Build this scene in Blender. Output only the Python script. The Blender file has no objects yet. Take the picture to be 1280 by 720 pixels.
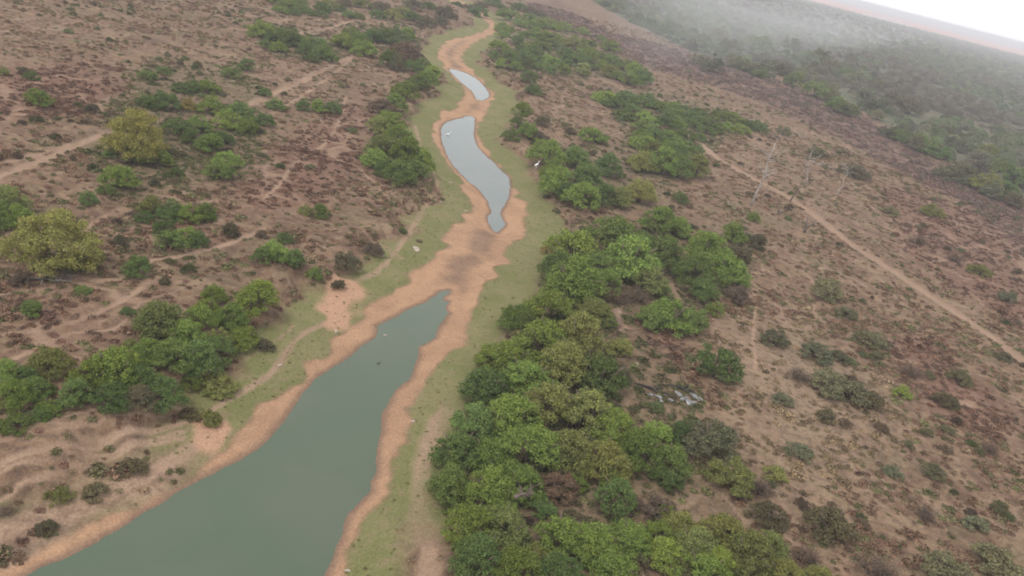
import bpy, bmesh, math, random
import numpy as np
from mathutils import Vector, Matrix

S = bpy.context.scene
COL = S.collection

# ---------------------------------------------------------------- camera
PITCH, ROLL, CAM_H = math.atan(455 / 1050), math.radians(14.4), 36.0
cd = bpy.data.cameras.new('camera')
cam = bpy.data.objects.new('camera', cd)
COL.objects.link(cam)
cd.sensor_width = 36.0
cd.lens = 36.0 * 1050 / 1280
cd.clip_start, cd.clip_end = 0.5, 40000
_f = Vector((0, math.cos(PITCH), -math.sin(PITCH)))
_r, _u = Vector((1, 0, 0)), Vector((0, math.sin(PITCH), math.cos(PITCH)))
_cr = math.cos(ROLL) * _r + math.sin(ROLL) * _u
_cu = -math.sin(ROLL) * _r + math.cos(ROLL) * _u
_m = Matrix((_cr, _cu, -_f)).transposed().to_4x4()
_m.translation = (0, 0, CAM_H)
cam.matrix_world = _m
S.camera = cam

# ---------------------------------------------------------------- sky, sun, exposure
SUN_ELEV, SUN_AZ = math.radians(56), math.radians(215)     # azimuth clockwise from +Y
wd = bpy.data.worlds.new('World')
S.world = wd
wd.use_nodes = True
nt = wd.node_tree
nt.nodes.clear()
sky = nt.nodes.new('ShaderNodeTexSky')
sky.sky_type = 'NISHITA'
sky.sun_disc = False
sky.sun_elevation, sky.sun_rotation = SUN_ELEV, SUN_AZ
sky.air_density, sky.dust_density, sky.ozone_density = 1.0, 1.0, 1.0
hs = nt.nodes.new('ShaderNodeHueSaturation')
hs.inputs['Saturation'].default_value = 0.12               # overcast: a nearly colourless sky
bg = nt.nodes.new('ShaderNodeBackground')
bg.inputs['Strength'].default_value = 0.12
wo = nt.nodes.new('ShaderNodeOutputWorld')
cloud = nt.nodes.new('ShaderNodeMix')                      # an even deck of cloud over the clear sky
cloud.data_type = 'RGBA'
cloud.inputs[0].default_value = 0.75
cloud.inputs[7].default_value = (8.6, 8.7, 9.0, 1)
nt.links.new(sky.outputs[0], hs.inputs['Color'])
nt.links.new(hs.outputs[0], cloud.inputs[6])
nt.links.new(cloud.outputs[2], bg.inputs['Color'])
nt.links.new(bg.outputs[0], wo.inputs[0])
sl = bpy.data.lights.new('sun', 'SUN')
sl.energy, sl.angle, sl.color = 1.5, math.radians(14), (1.0, 0.96, 0.9)
so = bpy.data.objects.new('sun', sl)
COL.objects.link(so)
_d = Vector((math.sin(SUN_AZ) * math.cos(SUN_ELEV), math.cos(SUN_AZ) * math.cos(SUN_ELEV), math.sin(SUN_ELEV)))
so.rotation_euler = _d.to_track_quat('Z', 'Y').to_euler()
so.location = _d * 200
vs = S.view_settings
vs.view_transform, vs.look, vs.exposure, vs.gamma = 'Standard', 'None', 0.52, 1.0
vs.use_curve_mapping = False
S.cycles.use_denoising = True
S.cycles.filter_width = 1.8
S.cycles.max_bounces = 6
S.cycles.diffuse_bounces = 3
S.cycles.transparent_max_bounces = 8
S.cycles.volume_bounces = 0

# ---------------------------------------------------------------- plan of the place, metres (x right, y ahead)
WATER = [[[-22.97,29.34],[-21.43,33.15],[-18.98,37.76],[-17.08,42.78],[-15.18,46.48],[-14.2,49.93],[-14.06,54.15],[-13.81,58.05],[-12.9,61.71],[-11.07,68.35],[-11.43,70.4],[-10.37,73.22],[-8.9,76.63],[-7.88,78.69],[-7.54,81.03],[-6.54,82.34],[-6.84,79.13],[-6.18,79.75],[-6.18,78.3],[-5.77,76.94],[-5.99,73.57],[-5.96,71.25],[-7.0,68.63],[-6.75,66.35],[-6.76,62.33],[-7.13,61.44],[-7.63,57.24],[-6.95,53.21],[-6.28,49.62],[-6.14,46.83],[-6.91,44.16],[-6.63,42.09],[-6.55,40.6],[-6.6,38.3],[-6.29,35.81],[-5.23,30.58],[-20.49,25.96]],
 [[-19.81,152.71],[-18.64,158.55],[-15.96,165.0],[-13.82,151.41],[-11.72,142.92],[-7.95,135.53],[-5.0,129.76],[-4.14,124.08],[-3.9,117.13],[-4.21,111.5],[-3.21,107.68],[-3.73,103.61],[-4.47,104.34],[-5.38,108.04],[-5.76,112.83],[-7.83,118.63],[-11.21,123.92],[-14.5,130.54],[-17.38,139.2],[-18.83,145.67]],
 [[-28.32,209.18],[-24.44,209.05],[-20.18,203.32],[-16.08,191.44],[-15.92,184.55],[-17.38,182.04],[-19.7,189.34],[-23.21,196.22],[-27.13,204.58]]]
SAND = [[-22.07,23.3],[-25.98,28.54],[-23.11,33.21],[-21.01,35.92],[-19.1,39.78],[-17.55,43.7],[-16.2,47.42],[-16.43,49.81],[-15.54,52.82],[-14.94,56.44],[-13.7,64.08],[-13.1,70.69],[-11.71,75.99],[-10.65,84.44],[-9.1,89.3],[-8.86,99.23],[-8.28,106.34],[-9.56,115.52],[-13.04,124.25],[-16.25,132.25],[-19.21,140.08],[-20.94,149.24],[-21.13,159.44],[-20.1,166.53],[-19.48,176.32],[-20.68,187.59],[-24.66,197.26],[-28.85,206.86],[-32.6,217.4],[-34.95,232.57],[-35.46,248.46],[-32.93,264.57],[-30.39,287.04],[-30.49,302.78],[-32.64,314.87],[-38.56,331.48],[-46.43,341.51],[-60.3,365.91],[-58.68,372.28],[-47.08,356.2],[-38.51,342.64],[-32.11,322.55],[-29.21,308.83],[-27.17,292.1],[-28.42,272.43],[-29.44,251.31],[-28.41,226.79],[-24.89,216.54],[-19.92,204.85],[-15.53,191.98],[-13.89,177.46],[-14.15,162.76],[-13.41,154.01],[-10.95,143.68],[-7.51,135.28],[-4.57,128.04],[-2.55,121.74],[-0.65,110.05],[-0.82,102.24],[-1.41,94.75],[-2.56,87.97],[-2.99,81.48],[-3.24,77.19],[-3.69,73.13],[-3.69,69.65],[-4.72,66.81],[-4.99,61.77],[-5.39,61.29],[-6.11,57.38],[-5.38,54.96],[-5.39,52.26],[-4.91,49.38],[-4.83,45.7],[-5.58,43.12],[-5.53,40.29],[-5.28,38.19],[-4.6,34.57],[-3.65,28.64]]
BARE = [[-26.51,34.27],[-24.83,37.9],[-22.49,41.4],[-20.5,44.58],[-18.83,46.83],[-16.84,48.81],[-17.06,42.43],[-20.57,34.87],[-23.78,30.55]]
ORANGE = [[[-18.19,74.39],[-16.32,77.84],[-13.8,76.25],[-14.25,71.89],[-14.25,67.82],[-15.64,66.98]],[[-19.46,47.57],[-18.4,49.71],[-16.54,49.5],[-16.35,46.96],[-17.8,45.81]]]
RED = [[[-42.55,100.32],[-37.84,109.9],[-36.02,158.68],[-23.43,115.56],[-21.82,93.81],[-28.45,85.31],[-35.36,88.62]],[[74.34,195.85],[90.81,194.04],[106.49,183.46],[70.29,108.72],[65.7,122.37],[61.81,140.73]],[[-35.31,56.98],[-29.04,60.04],[-27.83,54.05],[-31.71,49.34],[-35.31,51.19]],[[-79.94,113.44],[-74.45,132.37],[-60.17,122.65],[-57.88,101.5],[-63.54,89.94]],[[45.81,101.99],[53.01,101.38],[57.41,83.99],[50.47,69.39],[45.39,78.3],[42.92,89.36]],[[10.67,80.18],[19.93,86.67],[20.31,73.86],[15.12,68.14],[11.41,72.46]]]
BELT = [[-13.49,475.69],[12.48,374.1],[44.44,377.77],[80.64,362.51],[103.8,322.95],[108.39,258.99],[120.75,212.9],[92.35,154.28],[94.64,194.17],[83.84,220.12],[71.77,261.43],[44.72,287.1],[17.62,295.89],[-11.59,364.6],[-30.11,378.04]]
TAN = [[[27.06,90.89],[35.97,96.16],[40.83,82.68],[41.8,70.84],[25.78,54.92],[20.26,61.27]]]
GREEN = [[[9.39,226.44],[26.0,248.46],[44.57,244.82],[57.63,233.2],[38.91,202.02],[30.92,174.05],[15.97,161.84],[13.19,189.16]],[[-29.95,274.06],[-13.52,398.57],[15.65,351.19],[25.77,265.63],[-1.67,229.2],[-17.1,210.64]],[[-67.78,134.97],[-55.95,145.88],[-42.8,126.25],[-33.9,96.93],[-42.97,81.87],[-52.48,93.91]],[[-73.44,198.09],[-59.8,203.69],[-47.12,177.57],[-57.21,164.92]],[[-60.92,220.61],[-46.29,258.22],[-36.63,211.31],[-49.03,187.11]],[[-1.79,70.24],[10.7,85.4],[18.15,68.18],[18.12,45.15],[0.57,38.92],[-1.63,51.55]],[[3.25,104.2],[33.53,131.42],[29.27,104.71],[20.92,87.25],[3.69,81.07]],[[-2.26,148.74],[35.45,189.9],[16.03,125.43],[3.71,117.09]]]
TRAILS = [[[[-53.93,77.36],[-53.68,86.35],[-53.39,93.77],[-53.37,102.95],[-51.64,109.19]],0.94],[[[-56.19,80.64],[-54.81,86.67],[-53.69,94.29]],0.58],[[[-49.02,106.1],[-47.17,124.42],[-46.3,143.34],[-46.69,167.75],[-46.39,190.84]],1.22],[[[-42.48,125.39],[-43.04,146.51],[-45.63,181.56]],0.65],[[[-30.39,90.39],[-30.87,97.54],[-32.01,107.75],[-31.52,116.8],[-33.5,131.57],[-37.36,148.1]],0.5],[[[-32.65,68.48],[-30.38,71.78],[-28.39,76.44],[-27.23,82.12]],0.58],[[[-35.74,50.94],[-33.15,53.52],[-31.7,56.4],[-30.9,59.7],[-30.67,66.05]],0.5],[[[-32.57,48.88],[-31.38,53.69],[-29.19,55.37],[-29.17,58.36]],0.43],[[[-42.07,61.14],[-37.46,61.51],[-33.0,63.56],[-32.65,68.48]],0.43],[[[-40.66,70.5],[-40.62,77.56],[-36.08,75.24],[-32.41,74.4]],0.43],[[[-25.84,36.56],[-24.29,39.34],[-22.47,42.29],[-20.9,45.37],[-19.57,47.21]],0.36],[[[-28.07,39.8],[-26.4,41.89],[-25.02,43.95],[-21.87,47.27]],0.29],[[[-65.43,177.61],[-60.46,205.79],[-58.22,251.72],[-49.35,255.26],[-37.92,259.83]],1.15],[[[-66.3,224.11],[-51.79,226.58],[-42.47,234.2],[-32.2,243.05]],1.08],[[[53.06,107.56],[51.9,126.25],[46.98,127.0]],0.29],[[[29.57,97.06],[27.54,86.9],[26.4,78.72]],0.36],[[[15.89,51.02],[18.94,56.2],[21.37,59.42]],0.58],[[[-2.74,57.94],[-3.02,50.93],[-2.24,45.55],[-0.86,41.25],[-0.56,37.2]],1.3],[[[4.74,239.58],[13.96,239.96],[18.22,229.34]],2.88],[[[-15.11,69.46],[-15.8,75.99],[-14.42,80.29],[-13.68,88.4],[-13.67,107.87]],0.58],[[[-23.48,143.93],[-19.27,130.17],[-15.22,119.09],[-13.02,111.62]],0.43],[[[-26.75,37.89],[-24.51,40.51],[-21.81,43.98],[-19.29,46.62]],0.32],[[[-24.18,34.16],[-22.73,36.86],[-21.33,39.37],[-19.48,43.62],[-18.37,47.05]],0.36],[[[-29.49,41.87],[-26.23,44.17],[-23.22,47.69],[-20.7,49.59]],0.29],[[[-21.59,37.32],[-20.07,40.72],[-18.26,45.6],[-17.03,49.27]],0.29],[[[-30.36,43.9],[-27.54,44.55],[-24.29,46.53]],0.29],[[[-24.74,34.97],[-23.22,36.15],[-21.2,37.47]],0.36],[[[-19.43,52.09],[-19.67,57.16],[-18.73,59.85],[-17.84,65.15]],0.29],[[[-24.33,110.18],[-19.15,103.0],[-15.89,98.1],[-13.79,97.86]],0.36],[[[-19.81,83.82],[-17.81,88.04],[-14.87,87.51],[-12.66,85.96]],0.36]]
TRACK = [[29.65,197.47],[32.48,188.23],[35.45,175.95],[40.75,166.37],[46.36,157.9],[50.33,145.56],[52.3,136.92],[55.98,126.99],[59.21,118.28],[62.36,111.26],[64.31,105.39],[66.09,97.93],[67.77,89.78]]
PATH = [[-15.21,71.67],[-15.43,67.99],[-16.6,64.7],[-16.97,62.23],[-16.96,57.8],[-17.48,55.23],[-18.6,51.56],[-19.32,49.15],[-20.47,47.31],[-21.68,45.81],[-24.05,42.31],[-25.78,40.13],[-27.41,37.45]]
WOOD_EDGE = [[-96.63,756.6],[-21.98,652.78],[19.48,461.81],[51.05,379.85],[73.13,379.58],[92.82,379.99],[107.89,355.91],[112.0,305.49],[114.49,265.4],[117.58,236.94],[125.29,222.28],[131.6,186.39]]
MISC = {"window_glare":[[13.22,494.08],[20.87,277.38],[43.16,298.23],[88.91,387.38],[195.78,634.05],[700.1,1841.45],[1469.09,4392.69],[482.06,2021.19],[203.18,1194.73],[58.66,789.97]],"dead_trees":[[36.97,144.8,10.652872076822486],[46.26,155.19,6.268465745432026],[52.11,170.89,6.518825247007676],[59.16,170.18,5.844382201707678]],"stump":[44.38,135.37],"stump2":[41.64,143.55],"fallen":[[-37.64,60.15],[62.77,196.9]],"rubble":[[15.21,67.17],[15.95,68.11],[17.07,68.82],[17.6,67.91],[18.17,67.62],[18.75,68.91],[19.25,68.58],[16.33,67.15],[14.55,67.27],[15.48,66.59],[17.43,68.55],[17.96,68.52],[18.69,67.59]],"logs":[[14.75,68.25],[17.51,69.48]],"branch":[3.99,44.0],"bird1":[-1.07,133.13],"bird2":[-17.76,146.24],"duck":[-9.67,63.72],"stones":[[-8.6,107.56],[-11.82,89.48],[-12.54,117.54],[-12.21,107.81],[-14.49,66.68],[-16.84,58.77],[-22.93,102.95],[-14.78,85.27],[-4.96,55.94],[-5.38,39.01],[13.49,72.6],[12.0,84.26],[-10.37,69.07]]}

# ---------------------------------------------------------------- numeric helpers
RNG = np.random.default_rng(11)
random.seed(3)
_T = RNG.random((64, 256, 256)).astype(np.float32)

def vnoise(x, y, size, k=0):
    """smooth value noise, 0..1, one lattice cell per `size` metres"""
    x = np.asarray(x, float) / size + 1000.3 + 17.7 * k
    y = np.asarray(y, float) / size + 1000.7 + 9.1 * k
    xi, yi = np.floor(x).astype(int), np.floor(y).astype(int)
    fx, fy = x - xi, y - yi
    fx, fy = fx * fx * (3 - 2 * fx), fy * fy * (3 - 2 * fy)
    t = _T[k % 64]
    a, b = t[yi & 255, xi & 255], t[yi & 255, (xi + 1) & 255]
    c, d = t[(yi + 1) & 255, xi & 255], t[(yi + 1) & 255, (xi + 1) & 255]
    return (a * (1 - fx) + b * fx) * (1 - fy) + (c * (1 - fx) + d * fx) * fy

def fbm(x, y, size, k=0, n=3):
    s = w = 0
    for i in range(n):
        s = s + vnoise(x, y, size / 2 ** i, k + i) * 0.55 ** i
        w += 0.55 ** i
    return s / w

def sstep(a, b, v):
    t = np.clip((v - a) / (b - a), 0, 1)
    return t * t * (3 - 2 * t)

def seg_dist(x, y, pts, closed):
    d = np.full(x.shape, 1e9)
    n = len(pts)
    for i in range(n if closed else n - 1):
        (x1, y1), (x2, y2) = pts[i], pts[(i + 1) % n]
        dx, dy = x2 - x1, y2 - y1
        t = np.clip(((x - x1) * dx + (y - y1) * dy) / (dx * dx + dy * dy + 1e-9), 0, 1)
        d = np.minimum(d, (x - x1 - t * dx) ** 2 + (y - y1 - t * dy) ** 2)
    return np.sqrt(d)

def inside(x, y, pts):
    c = np.zeros(x.shape, bool)
    n = len(pts)
    for i in range(n):
        (x1, y1), (x2, y2) = pts[i], pts[i - 1]
        if y1 == y2:
            continue
        c ^= ((y1 > y) != (y2 > y)) & (x < (x2 - x1) * (y - y1) / (y2 - y1) + x1)
    return c

def sdist(x, y, pts):
    """signed distance to a polygon, negative inside; far points are only roughly measured"""
    xs, ys = [p[0] for p in pts], [p[1] for p in pts]
    m = (x > min(xs) - 14) & (x < max(xs) + 14) & (y > min(ys) - 14) & (y < max(ys) + 14)
    out = np.full(x.shape, 14.0)
    if m.any():
        d = np.minimum(seg_dist(x[m], y[m], pts, True), 14)
        out[m] = np.where(inside(x[m], y[m], pts), -d, d)
    return out

def catmull(pts, step):
    P = [Vector(p).to_2d() for p in pts]
    P = [P[0] * 2 - P[1]] + P + [P[-1] * 2 - P[-2]]
    res = []
    for i in range(1, len(P) - 2):
        n = max(2, int((P[i + 1] - P[i]).length / step))
        for j in range(n):
            t = j / n
            a, b, c, d = P[i - 1], P[i], P[i + 1], P[i + 2]
            res.append(0.5 * ((2 * b) + (c - a) * t + (2 * a - 5 * b + 4 * c - d) * t * t + (3 * b - a - 3 * c + d) * t ** 3))
    res.append(P[-2])
    return [(p.x, p.y) for p in res]

def smooth_loop(pts, step):
    n = len(pts)
    ext = [pts[-1]] + list(pts) + [pts[0], pts[1]]
    P = [Vector(p).to_2d() for p in ext]
    res = []
    for i in range(1, n + 1):
        k = max(1, int((P[i + 1] - P[i]).length / step))
        for j in range(k):
            t = j / k
            a, b, c, d = P[i - 1], P[i], P[i + 1], P[i + 2]
            q = 0.5 * ((2 * b) + (c - a) * t + (2 * a - 5 * b + 4 * c - d) * t * t + (3 * b - a - 3 * c + d) * t ** 3)
            res.append((q.x, q.y))
    return res

WATER_Z = -1.8
WATER = [smooth_loop(w, 1.2) for w in WATER]
SAND = smooth_loop(SAND, 2.0)
TRACK = catmull(TRACK, 1.5)
PATH = catmull(PATH, 1.0)
TRAILS = [(catmull(p, 2.0), w) for p, w in TRAILS]
WOOD = [tuple(p) for p in WOOD_EDGE] + [(14000, 100), (14000, 14000), (-6000, 14000)]

def web(x, y):
    """a net of narrow animal trails: distance to the borders of jittered cells"""
    x = x + 5 * (vnoise(x, y, 9, 30) - .5) + 1.6 * (vnoise(x, y, 2.2, 33) - .5)
    y = y + 5 * (vnoise(x, y, 9, 31) - .5) + 1.6 * (vnoise(x, y, 2.2, 34) - .5)
    sx, sy = x / 6.5, y / 9.0
    xi, yi = np.floor(sx).astype(int), np.floor(sy).astype(int)
    f1 = np.full(x.shape, 9.); f2 = np.full(x.shape, 9.)
    for a in (-1, 0, 1):
        for b in (-1, 0, 1):
            jx = _T[40][(yi + b) & 255, (xi + a) & 255]; jy = _T[41][(yi + b) & 255, (xi + a) & 255]
            d = np.hypot(xi + a + jx - sx, yi + b + jy - sy)
            f2 = np.minimum(f2, np.maximum(f1, d)); f1 = np.minimum(f1, d)
    return (f2 - f1) * 3.6

def zones(x, y):
    """everything about a spot of ground: height and what covers it"""
    x = np.asarray(x, float); y = np.asarray(y, float)
    ds = sdist(x, y, SAND) + 1.7 * (vnoise(x, y, 2.5, 1) - .5) + .5 * (vnoise(x, y, .9, 2) - .5)
    dw = np.full(x.shape, 14.0)
    for w in WATER:
        dw = np.minimum(dw, sdist(x, y, w))
    dwn = dw + 0.35 * (vnoise(x, y, 1.2, 3) - .5)
    vw = 5.2 + 5 * (fbm(x, y, 14, 4) - .5) + 3.2 * (vnoise(x, y, 3.0, 7) - .5)
    near = 1 - sstep(250, 600, np.hypot(x, y))
    tr = np.zeros(x.shape)
    for p, w in TRAILS:
        xs, ys = [q[0] for q in p], [q[1] for q in p]
        m = (x > min(xs) - 6) & (x < max(xs) + 6) & (y > min(ys) - 6) & (y < max(ys) + 6)
        if m.any():
            d = seg_dist(x[m], y[m], p, False) + .5 * (vnoise(x[m], y[m], 1.5, 8) - .5) * w
            tr[m] = np.maximum(tr[m], 1 - sstep(w * .35, w * .8, d))
    lanes = [np.zeros(x.shape), np.zeros(x.shape)]
    for lane, p, w in ((lanes[0], TRACK, 1.0), (lanes[1], PATH, .27)):
        xs, ys = [q[0] for q in p], [q[1] for q in p]
        m = (x > min(xs) - 8) & (x < max(xs) + 8) & (y > min(ys) - 8) & (y < max(ys) + 8)
        if m.any():
            d = seg_dist(x[m], y[m], p, False)
            lane[m] = 1 - sstep(w * .55, w * 1.35, d * (.7 + .6 * vnoise(x[m], y[m], 2.2, 9)))
    lane = np.maximum(*lanes)
    red = np.zeros(x.shape)
    for p in RED:
        red = np.maximum(red, 1 - sstep(-6, 3, sdist(x, y, p) + 6 * (fbm(x, y, 8, 22) - .5)))
    out = sstep(0, 1, ds - vw)                       # 1 on the plain above the bank
    patch = sstep(.38, .62, fbm(x, y, 26, 12))
    wb = (1 - sstep(.08, .34, web(x, y))) * np.maximum(patch, red) * out * sstep(.25, .5, vnoise(x, y, 5, 15)) * near
    tr = np.maximum(tr * (.45 + .55 * sstep(.3, .55, vnoise(x, y, 4, 10))), wb * .75)
    tr = np.maximum(tr, lane * np.where(lanes[1] > 0, 1.0, .92)) * sstep(-.5, 1.5, ds)
    zl = np.clip(WATER_Z + np.where(dwn > 0, .14, .3) * dwn, -3.0, -1.25)
    zv = zl + np.clip(ds, 0, 7) * .05 + .10 * (vnoise(x, y, 1.6, 16) - .5) * sstep(0, 2, ds)
    zp = near * (.7 * (fbm(x, y, 22, 17) - .5) + (.30 * (vnoise(x, y, 2.4, 20) - .5) + .16 * (vnoise(x, y, 1.0, 21) - .5)) * (1 - lane) * (1 - .8 * tr)) - .06 * tr
    ridge = 1 - np.abs(2 * fbm(x, y, 5.0, 36, 2) - 1)
    zp = zp + near * .42 * (1 - sstep(6, 20, ds)) * (ridge - .6) * (1 - lane)
    up = sstep(0, 2.6, ds - vw)
    z = zv * (1 - up) + zp * up 
    belt = 1 - sstep(-6, 4, sdist(x, y, BELT) + 10 * (fbm(x, y, 16, 24) - .5))
    tan = np.zeros(x.shape)
    for p in TAN:
        tan = np.maximum(tan, 1 - sstep(-8, 6, sdist(x, y, p) + 9 * (fbm(x, y, 12, 25) - .5)))
    green = np.zeros(x.shape)
    for p in GREEN:
        green = np.maximum(green, 1 - sstep(-3, 4, sdist(x, y, p) + 6 * (fbm(x, y, 8, 26) - .5)))
    org = np.zeros(x.shape)
    for p in ORANGE:
        org = np.maximum(org, 1 - sstep(-.6, .5, sdist(x, y, p) + 2 * (vnoise(x, y, 1.6, 27) - .5)))
    bare = 1 - sstep(-2.5, 1.5, sdist(x, y, BARE) + 3.5 * (fbm(x, y, 4, 28) - .5))
    dwood = np.where(inside(x, y, WOOD), 1.0, 0.0)
    sand = 1 - sstep(-.25, .35, ds)
    wet = 1 - sstep(.05, .75, dwn)
    mid = sstep(1.2, 3.5, -ds) * sstep(.6, 2.2, dwn)
    verge = sstep(-.2, .5, ds) * (1 - sstep(-1.2, 1.0, ds - vw)) * (1 - bare)
    return dict(z=z, sand=sand, wet=wet, mid=mid, verge=verge, trail=tr, lane=lane, red=red, belt=belt, tan=tan,
                green=green, orange=org, bare=bare, wood=dwood, up=up, ds=ds, near=near, track=lanes[0], path=lanes[1])

def hgt(x, y):
    return float(zones(np.array([x]), np.array([y]))['z'][0])

# ---------------------------------------------------------------- material helpers
def mat(name):
    m = bpy.data.materials.new(name)
    m.use_nodes = True
    m.node_tree.nodes.clear()
    return m, m.node_tree

class NT:
    def __init__(s, t): s.t = t
    def n(s, typ, **kw):
        o = s.t.nodes.new(typ)
        for k, v in kw.items():
            if k.startswith('i_'):
                o.inputs[k[2:].replace('_', ' ')].default_value = v
            else:
                setattr(o, k, v)
        return o
    def l(s, a, b): s.t.links.new(a, b)
    def noise(s, scale, detail=4, rough=.55, dist=0, vec=None):
        o = s.n('ShaderNodeTexNoise', i_Scale=scale, i_Detail=detail, i_Roughness=rough, i_Distortion=dist)
        if vec is not None: s.l(vec, o.inputs['Vector'])
        return o.outputs['Fac']
    def ramp(s, v, a, b):
        o = s.n('ShaderNodeMapRange', interpolation_type='SMOOTHSTEP', i_From_Min=a, i_From_Max=b)
        s.l(v, o.inputs['Value'])
        return o.outputs['Result']
    def mix(s, fac, a, b, blend='MIX'):
        o = s.n('ShaderNodeMix', data_type='RGBA', blend_type=blend)
        for q, v in ((0, fac), (6, a), (7, b)):
            if hasattr(v, 'is_output'): s.l(v, o.inputs[q])
            else: o.inputs[q].default_value = v if q == 0 else tuple(v) + (1,)
        return o.outputs[2]
    def math(s, op, a, b):
        o = s.n('ShaderNodeMath', operation=op)
        for q, v in ((0, a), (1, b)):
            if hasattr(v, 'is_output'): s.l(v, o.inputs[q])
            else: o.inputs[q].default_value = v
        return o.outputs[0]
    def attr(s, name):
        a = s.n('ShaderNodeAttribute', attribute_name=name)
        c = s.n('ShaderNodeSeparateColor')
        s.l(a.outputs['Color'], c.inputs[0])
        return c.outputs

def ground_material():
    m, t = mat('dry_ground')
    N = NT(t)
    pos = N.n('ShaderNodeNewGeometry').outputs['Position']
    sand, wet, mid = N.attr('cover_a')
    verge, trail, red = N.attr('cover_b')
    belt, tan, green = N.attr('cover_c')
    orange, bare, wood = N.attr('cover_d')
    big = N.noise(.035, 4, .6, .4, pos)
    mid4 = N.noise(.22, 5, .62, .6, pos)
    sm = N.noise(1.1, 6, .68, .3, pos)
    fine = N.noise(6.0, 3, .6, 0, pos)
    soil = N.mix(N.ramp(big, .36, .64), (.172, .108, .068), (.134, .081, .052))
    soil = N.mix(N.ramp(mid4, .46, .66), soil, (.205, .138, .088))
    soil = N.mix(N.math('MULTIPLY', N.ramp(mid4, .46, .30), .7), soil, (.092, .056, .044))
    soil = N.mix(N.math('MULTIPLY', N.ramp(N.noise(.09, 5, .62, .8, pos), .5, .64), .5), soil, (.118, .100, .052))
    soil = N.mix(N.math('MULTIPLY', red, .8), soil, (.142, .074, .052))
    soil = N.mix(N.math('MULTIPLY', tan, .6), soil, (.245, .176, .118))
    soil = N.mix(N.math('MULTIPLY', green, .45), soil, (.100, .086, .046))
    soil = N.mix(N.math('MULTIPLY', belt, .8), soil, (.110, .064, .050))
    soil = N.mix(N.math('MULTIPLY', N.ramp(sm, .47, .62), .55), soil, (.078, .050, .038))
    soil = N.mix(N.math('MULTIPLY', N.ramp(sm, .50, .36), .35), soil, (.25, .178, .120))
    wfl = N.mix(N.ramp(N.noise(.008, 5, .65, .5, pos), .40, .60), (.078, .086, .048), (.095, .084, .056))
    soil = N.mix(wood, soil, wfl)
    sep = N.n('ShaderNodeSeparateXYZ'); N.l(pos, sep.inputs[0])
    wob = N.math('MULTIPLY_ADD', N.noise(.0006, 4, .6, 0, pos), 1400)
    yy = N.math('ADD', sep.outputs['Y'], wob)
    fld = N.math('MULTIPLY', N.ramp(yy, 3600, 3900), N.ramp(yy, 7200, 6600))
    fld = N.math('MULTIPLY', fld, N.ramp(N.noise(.0011, 3, .5, 0, pos), .28, .38))
    soil = N.mix(fld, soil, (.50, .19, .105))
    grass = N.mix(N.ramp(mid4, .4, .65), (.128, .130, .050), (.165, .148, .068))
    grass = N.mix(N.math('MULTIPLY', N.ramp(sm, .52, .66), .6), grass, (.20, .142, .090))
    c = N.mix(verge, soil, grass)
    c = N.mix(N.math('MULTIPLY', bare, .8), c, N.mix(N.math('MULTIPLY', N.ramp(mid4, .50, .34), .8), N.mix(N.ramp(sm, .42, .6), (.31, .208, .145), (.19, .125, .086)), (.125, .088, .064)))
    c = N.mix(N.math('MULTIPLY', trail, .85), c, N.mix(N.ramp(mid4, .35, .65), (.295, .20, .137), (.24, .158, .108)))
    c = N.mix(orange, c, (.345, .207, .133))
    sd = N.mix(N.ramp(mid4, .38, .64), (.345, .207, .124), (.282, .168, .102))
    sd = N.mix(N.math('MULTIPLY', N.ramp(sm, .5, .68), .35), sd, (.20, .122, .076))
    bedc = N.mix(N.ramp(mid4, .35, .65), (.215, .132, .088), (.170, .105, .072))
    bedc = N.mix(N.math('MULTIPLY', N.ramp(N.noise(.7, 5, .6, .8, pos), .54, .64), .55), bedc, (.19, .155, .085))
    sd = N.mix(mid, sd, bedc)
    c = N.mix(sand, c, sd)
    c = N.mix(N.math('MULTIPLY', wet, .8), c, (.13, .085, .062))
    v = N.n('ShaderNodeMapRange', i_From_Min=.3, i_From_Max=.7, i_To_Min=.78, i_To_Max=1.2)
    N.l(fine, v.inputs['Value'])
    c = N.mix(1.0, c, v.outputs['Result'], 'MULTIPLY')
    b = N.n('ShaderNodeBump', i_Strength=.55, i_Distance=.25)
    N.l(N.math('ADD', sm, N.math('MULTIPLY', fine, .3)), b.inputs['Height'])
    p = N.n('ShaderNodeBsdfPrincipled', i_Roughness=.95)
    p.inputs['Specular IOR Level'].default_value = .1
    N.l(c, p.inputs['Base Color']); N.l(b.outputs[0], p.inputs['Normal'])
    o = N.n('ShaderNodeOutputMaterial'); N.l(p.outputs[0], o.inputs[0])
    return m

def plain_material(name, a, b, scale=2.0, rough=.9, bump=.3):
    m, t = mat(name)
    N = NT(t)
    pos = N.n('ShaderNodeTexCoord').outputs['Object']
    f = N.noise(scale, 5, .6, .3, pos)
    bm = N.n('ShaderNodeBump', i_Strength=bump, i_Distance=.05); N.l(f, bm.inputs['Height'])
    p = N.n('ShaderNodeBsdfPrincipled', i_Roughness=rough)
    p.inputs['Specular IOR Level'].default_value = .15
    N.l(N.mix(N.ramp(f, .35, .65), a, b), p.inputs['Base Color']); N.l(bm.outputs[0], p.inputs['Normal'])
    o = N.n('ShaderNodeOutputMaterial'); N.l(p.outputs[0], o.inputs[0])
    return m

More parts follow.
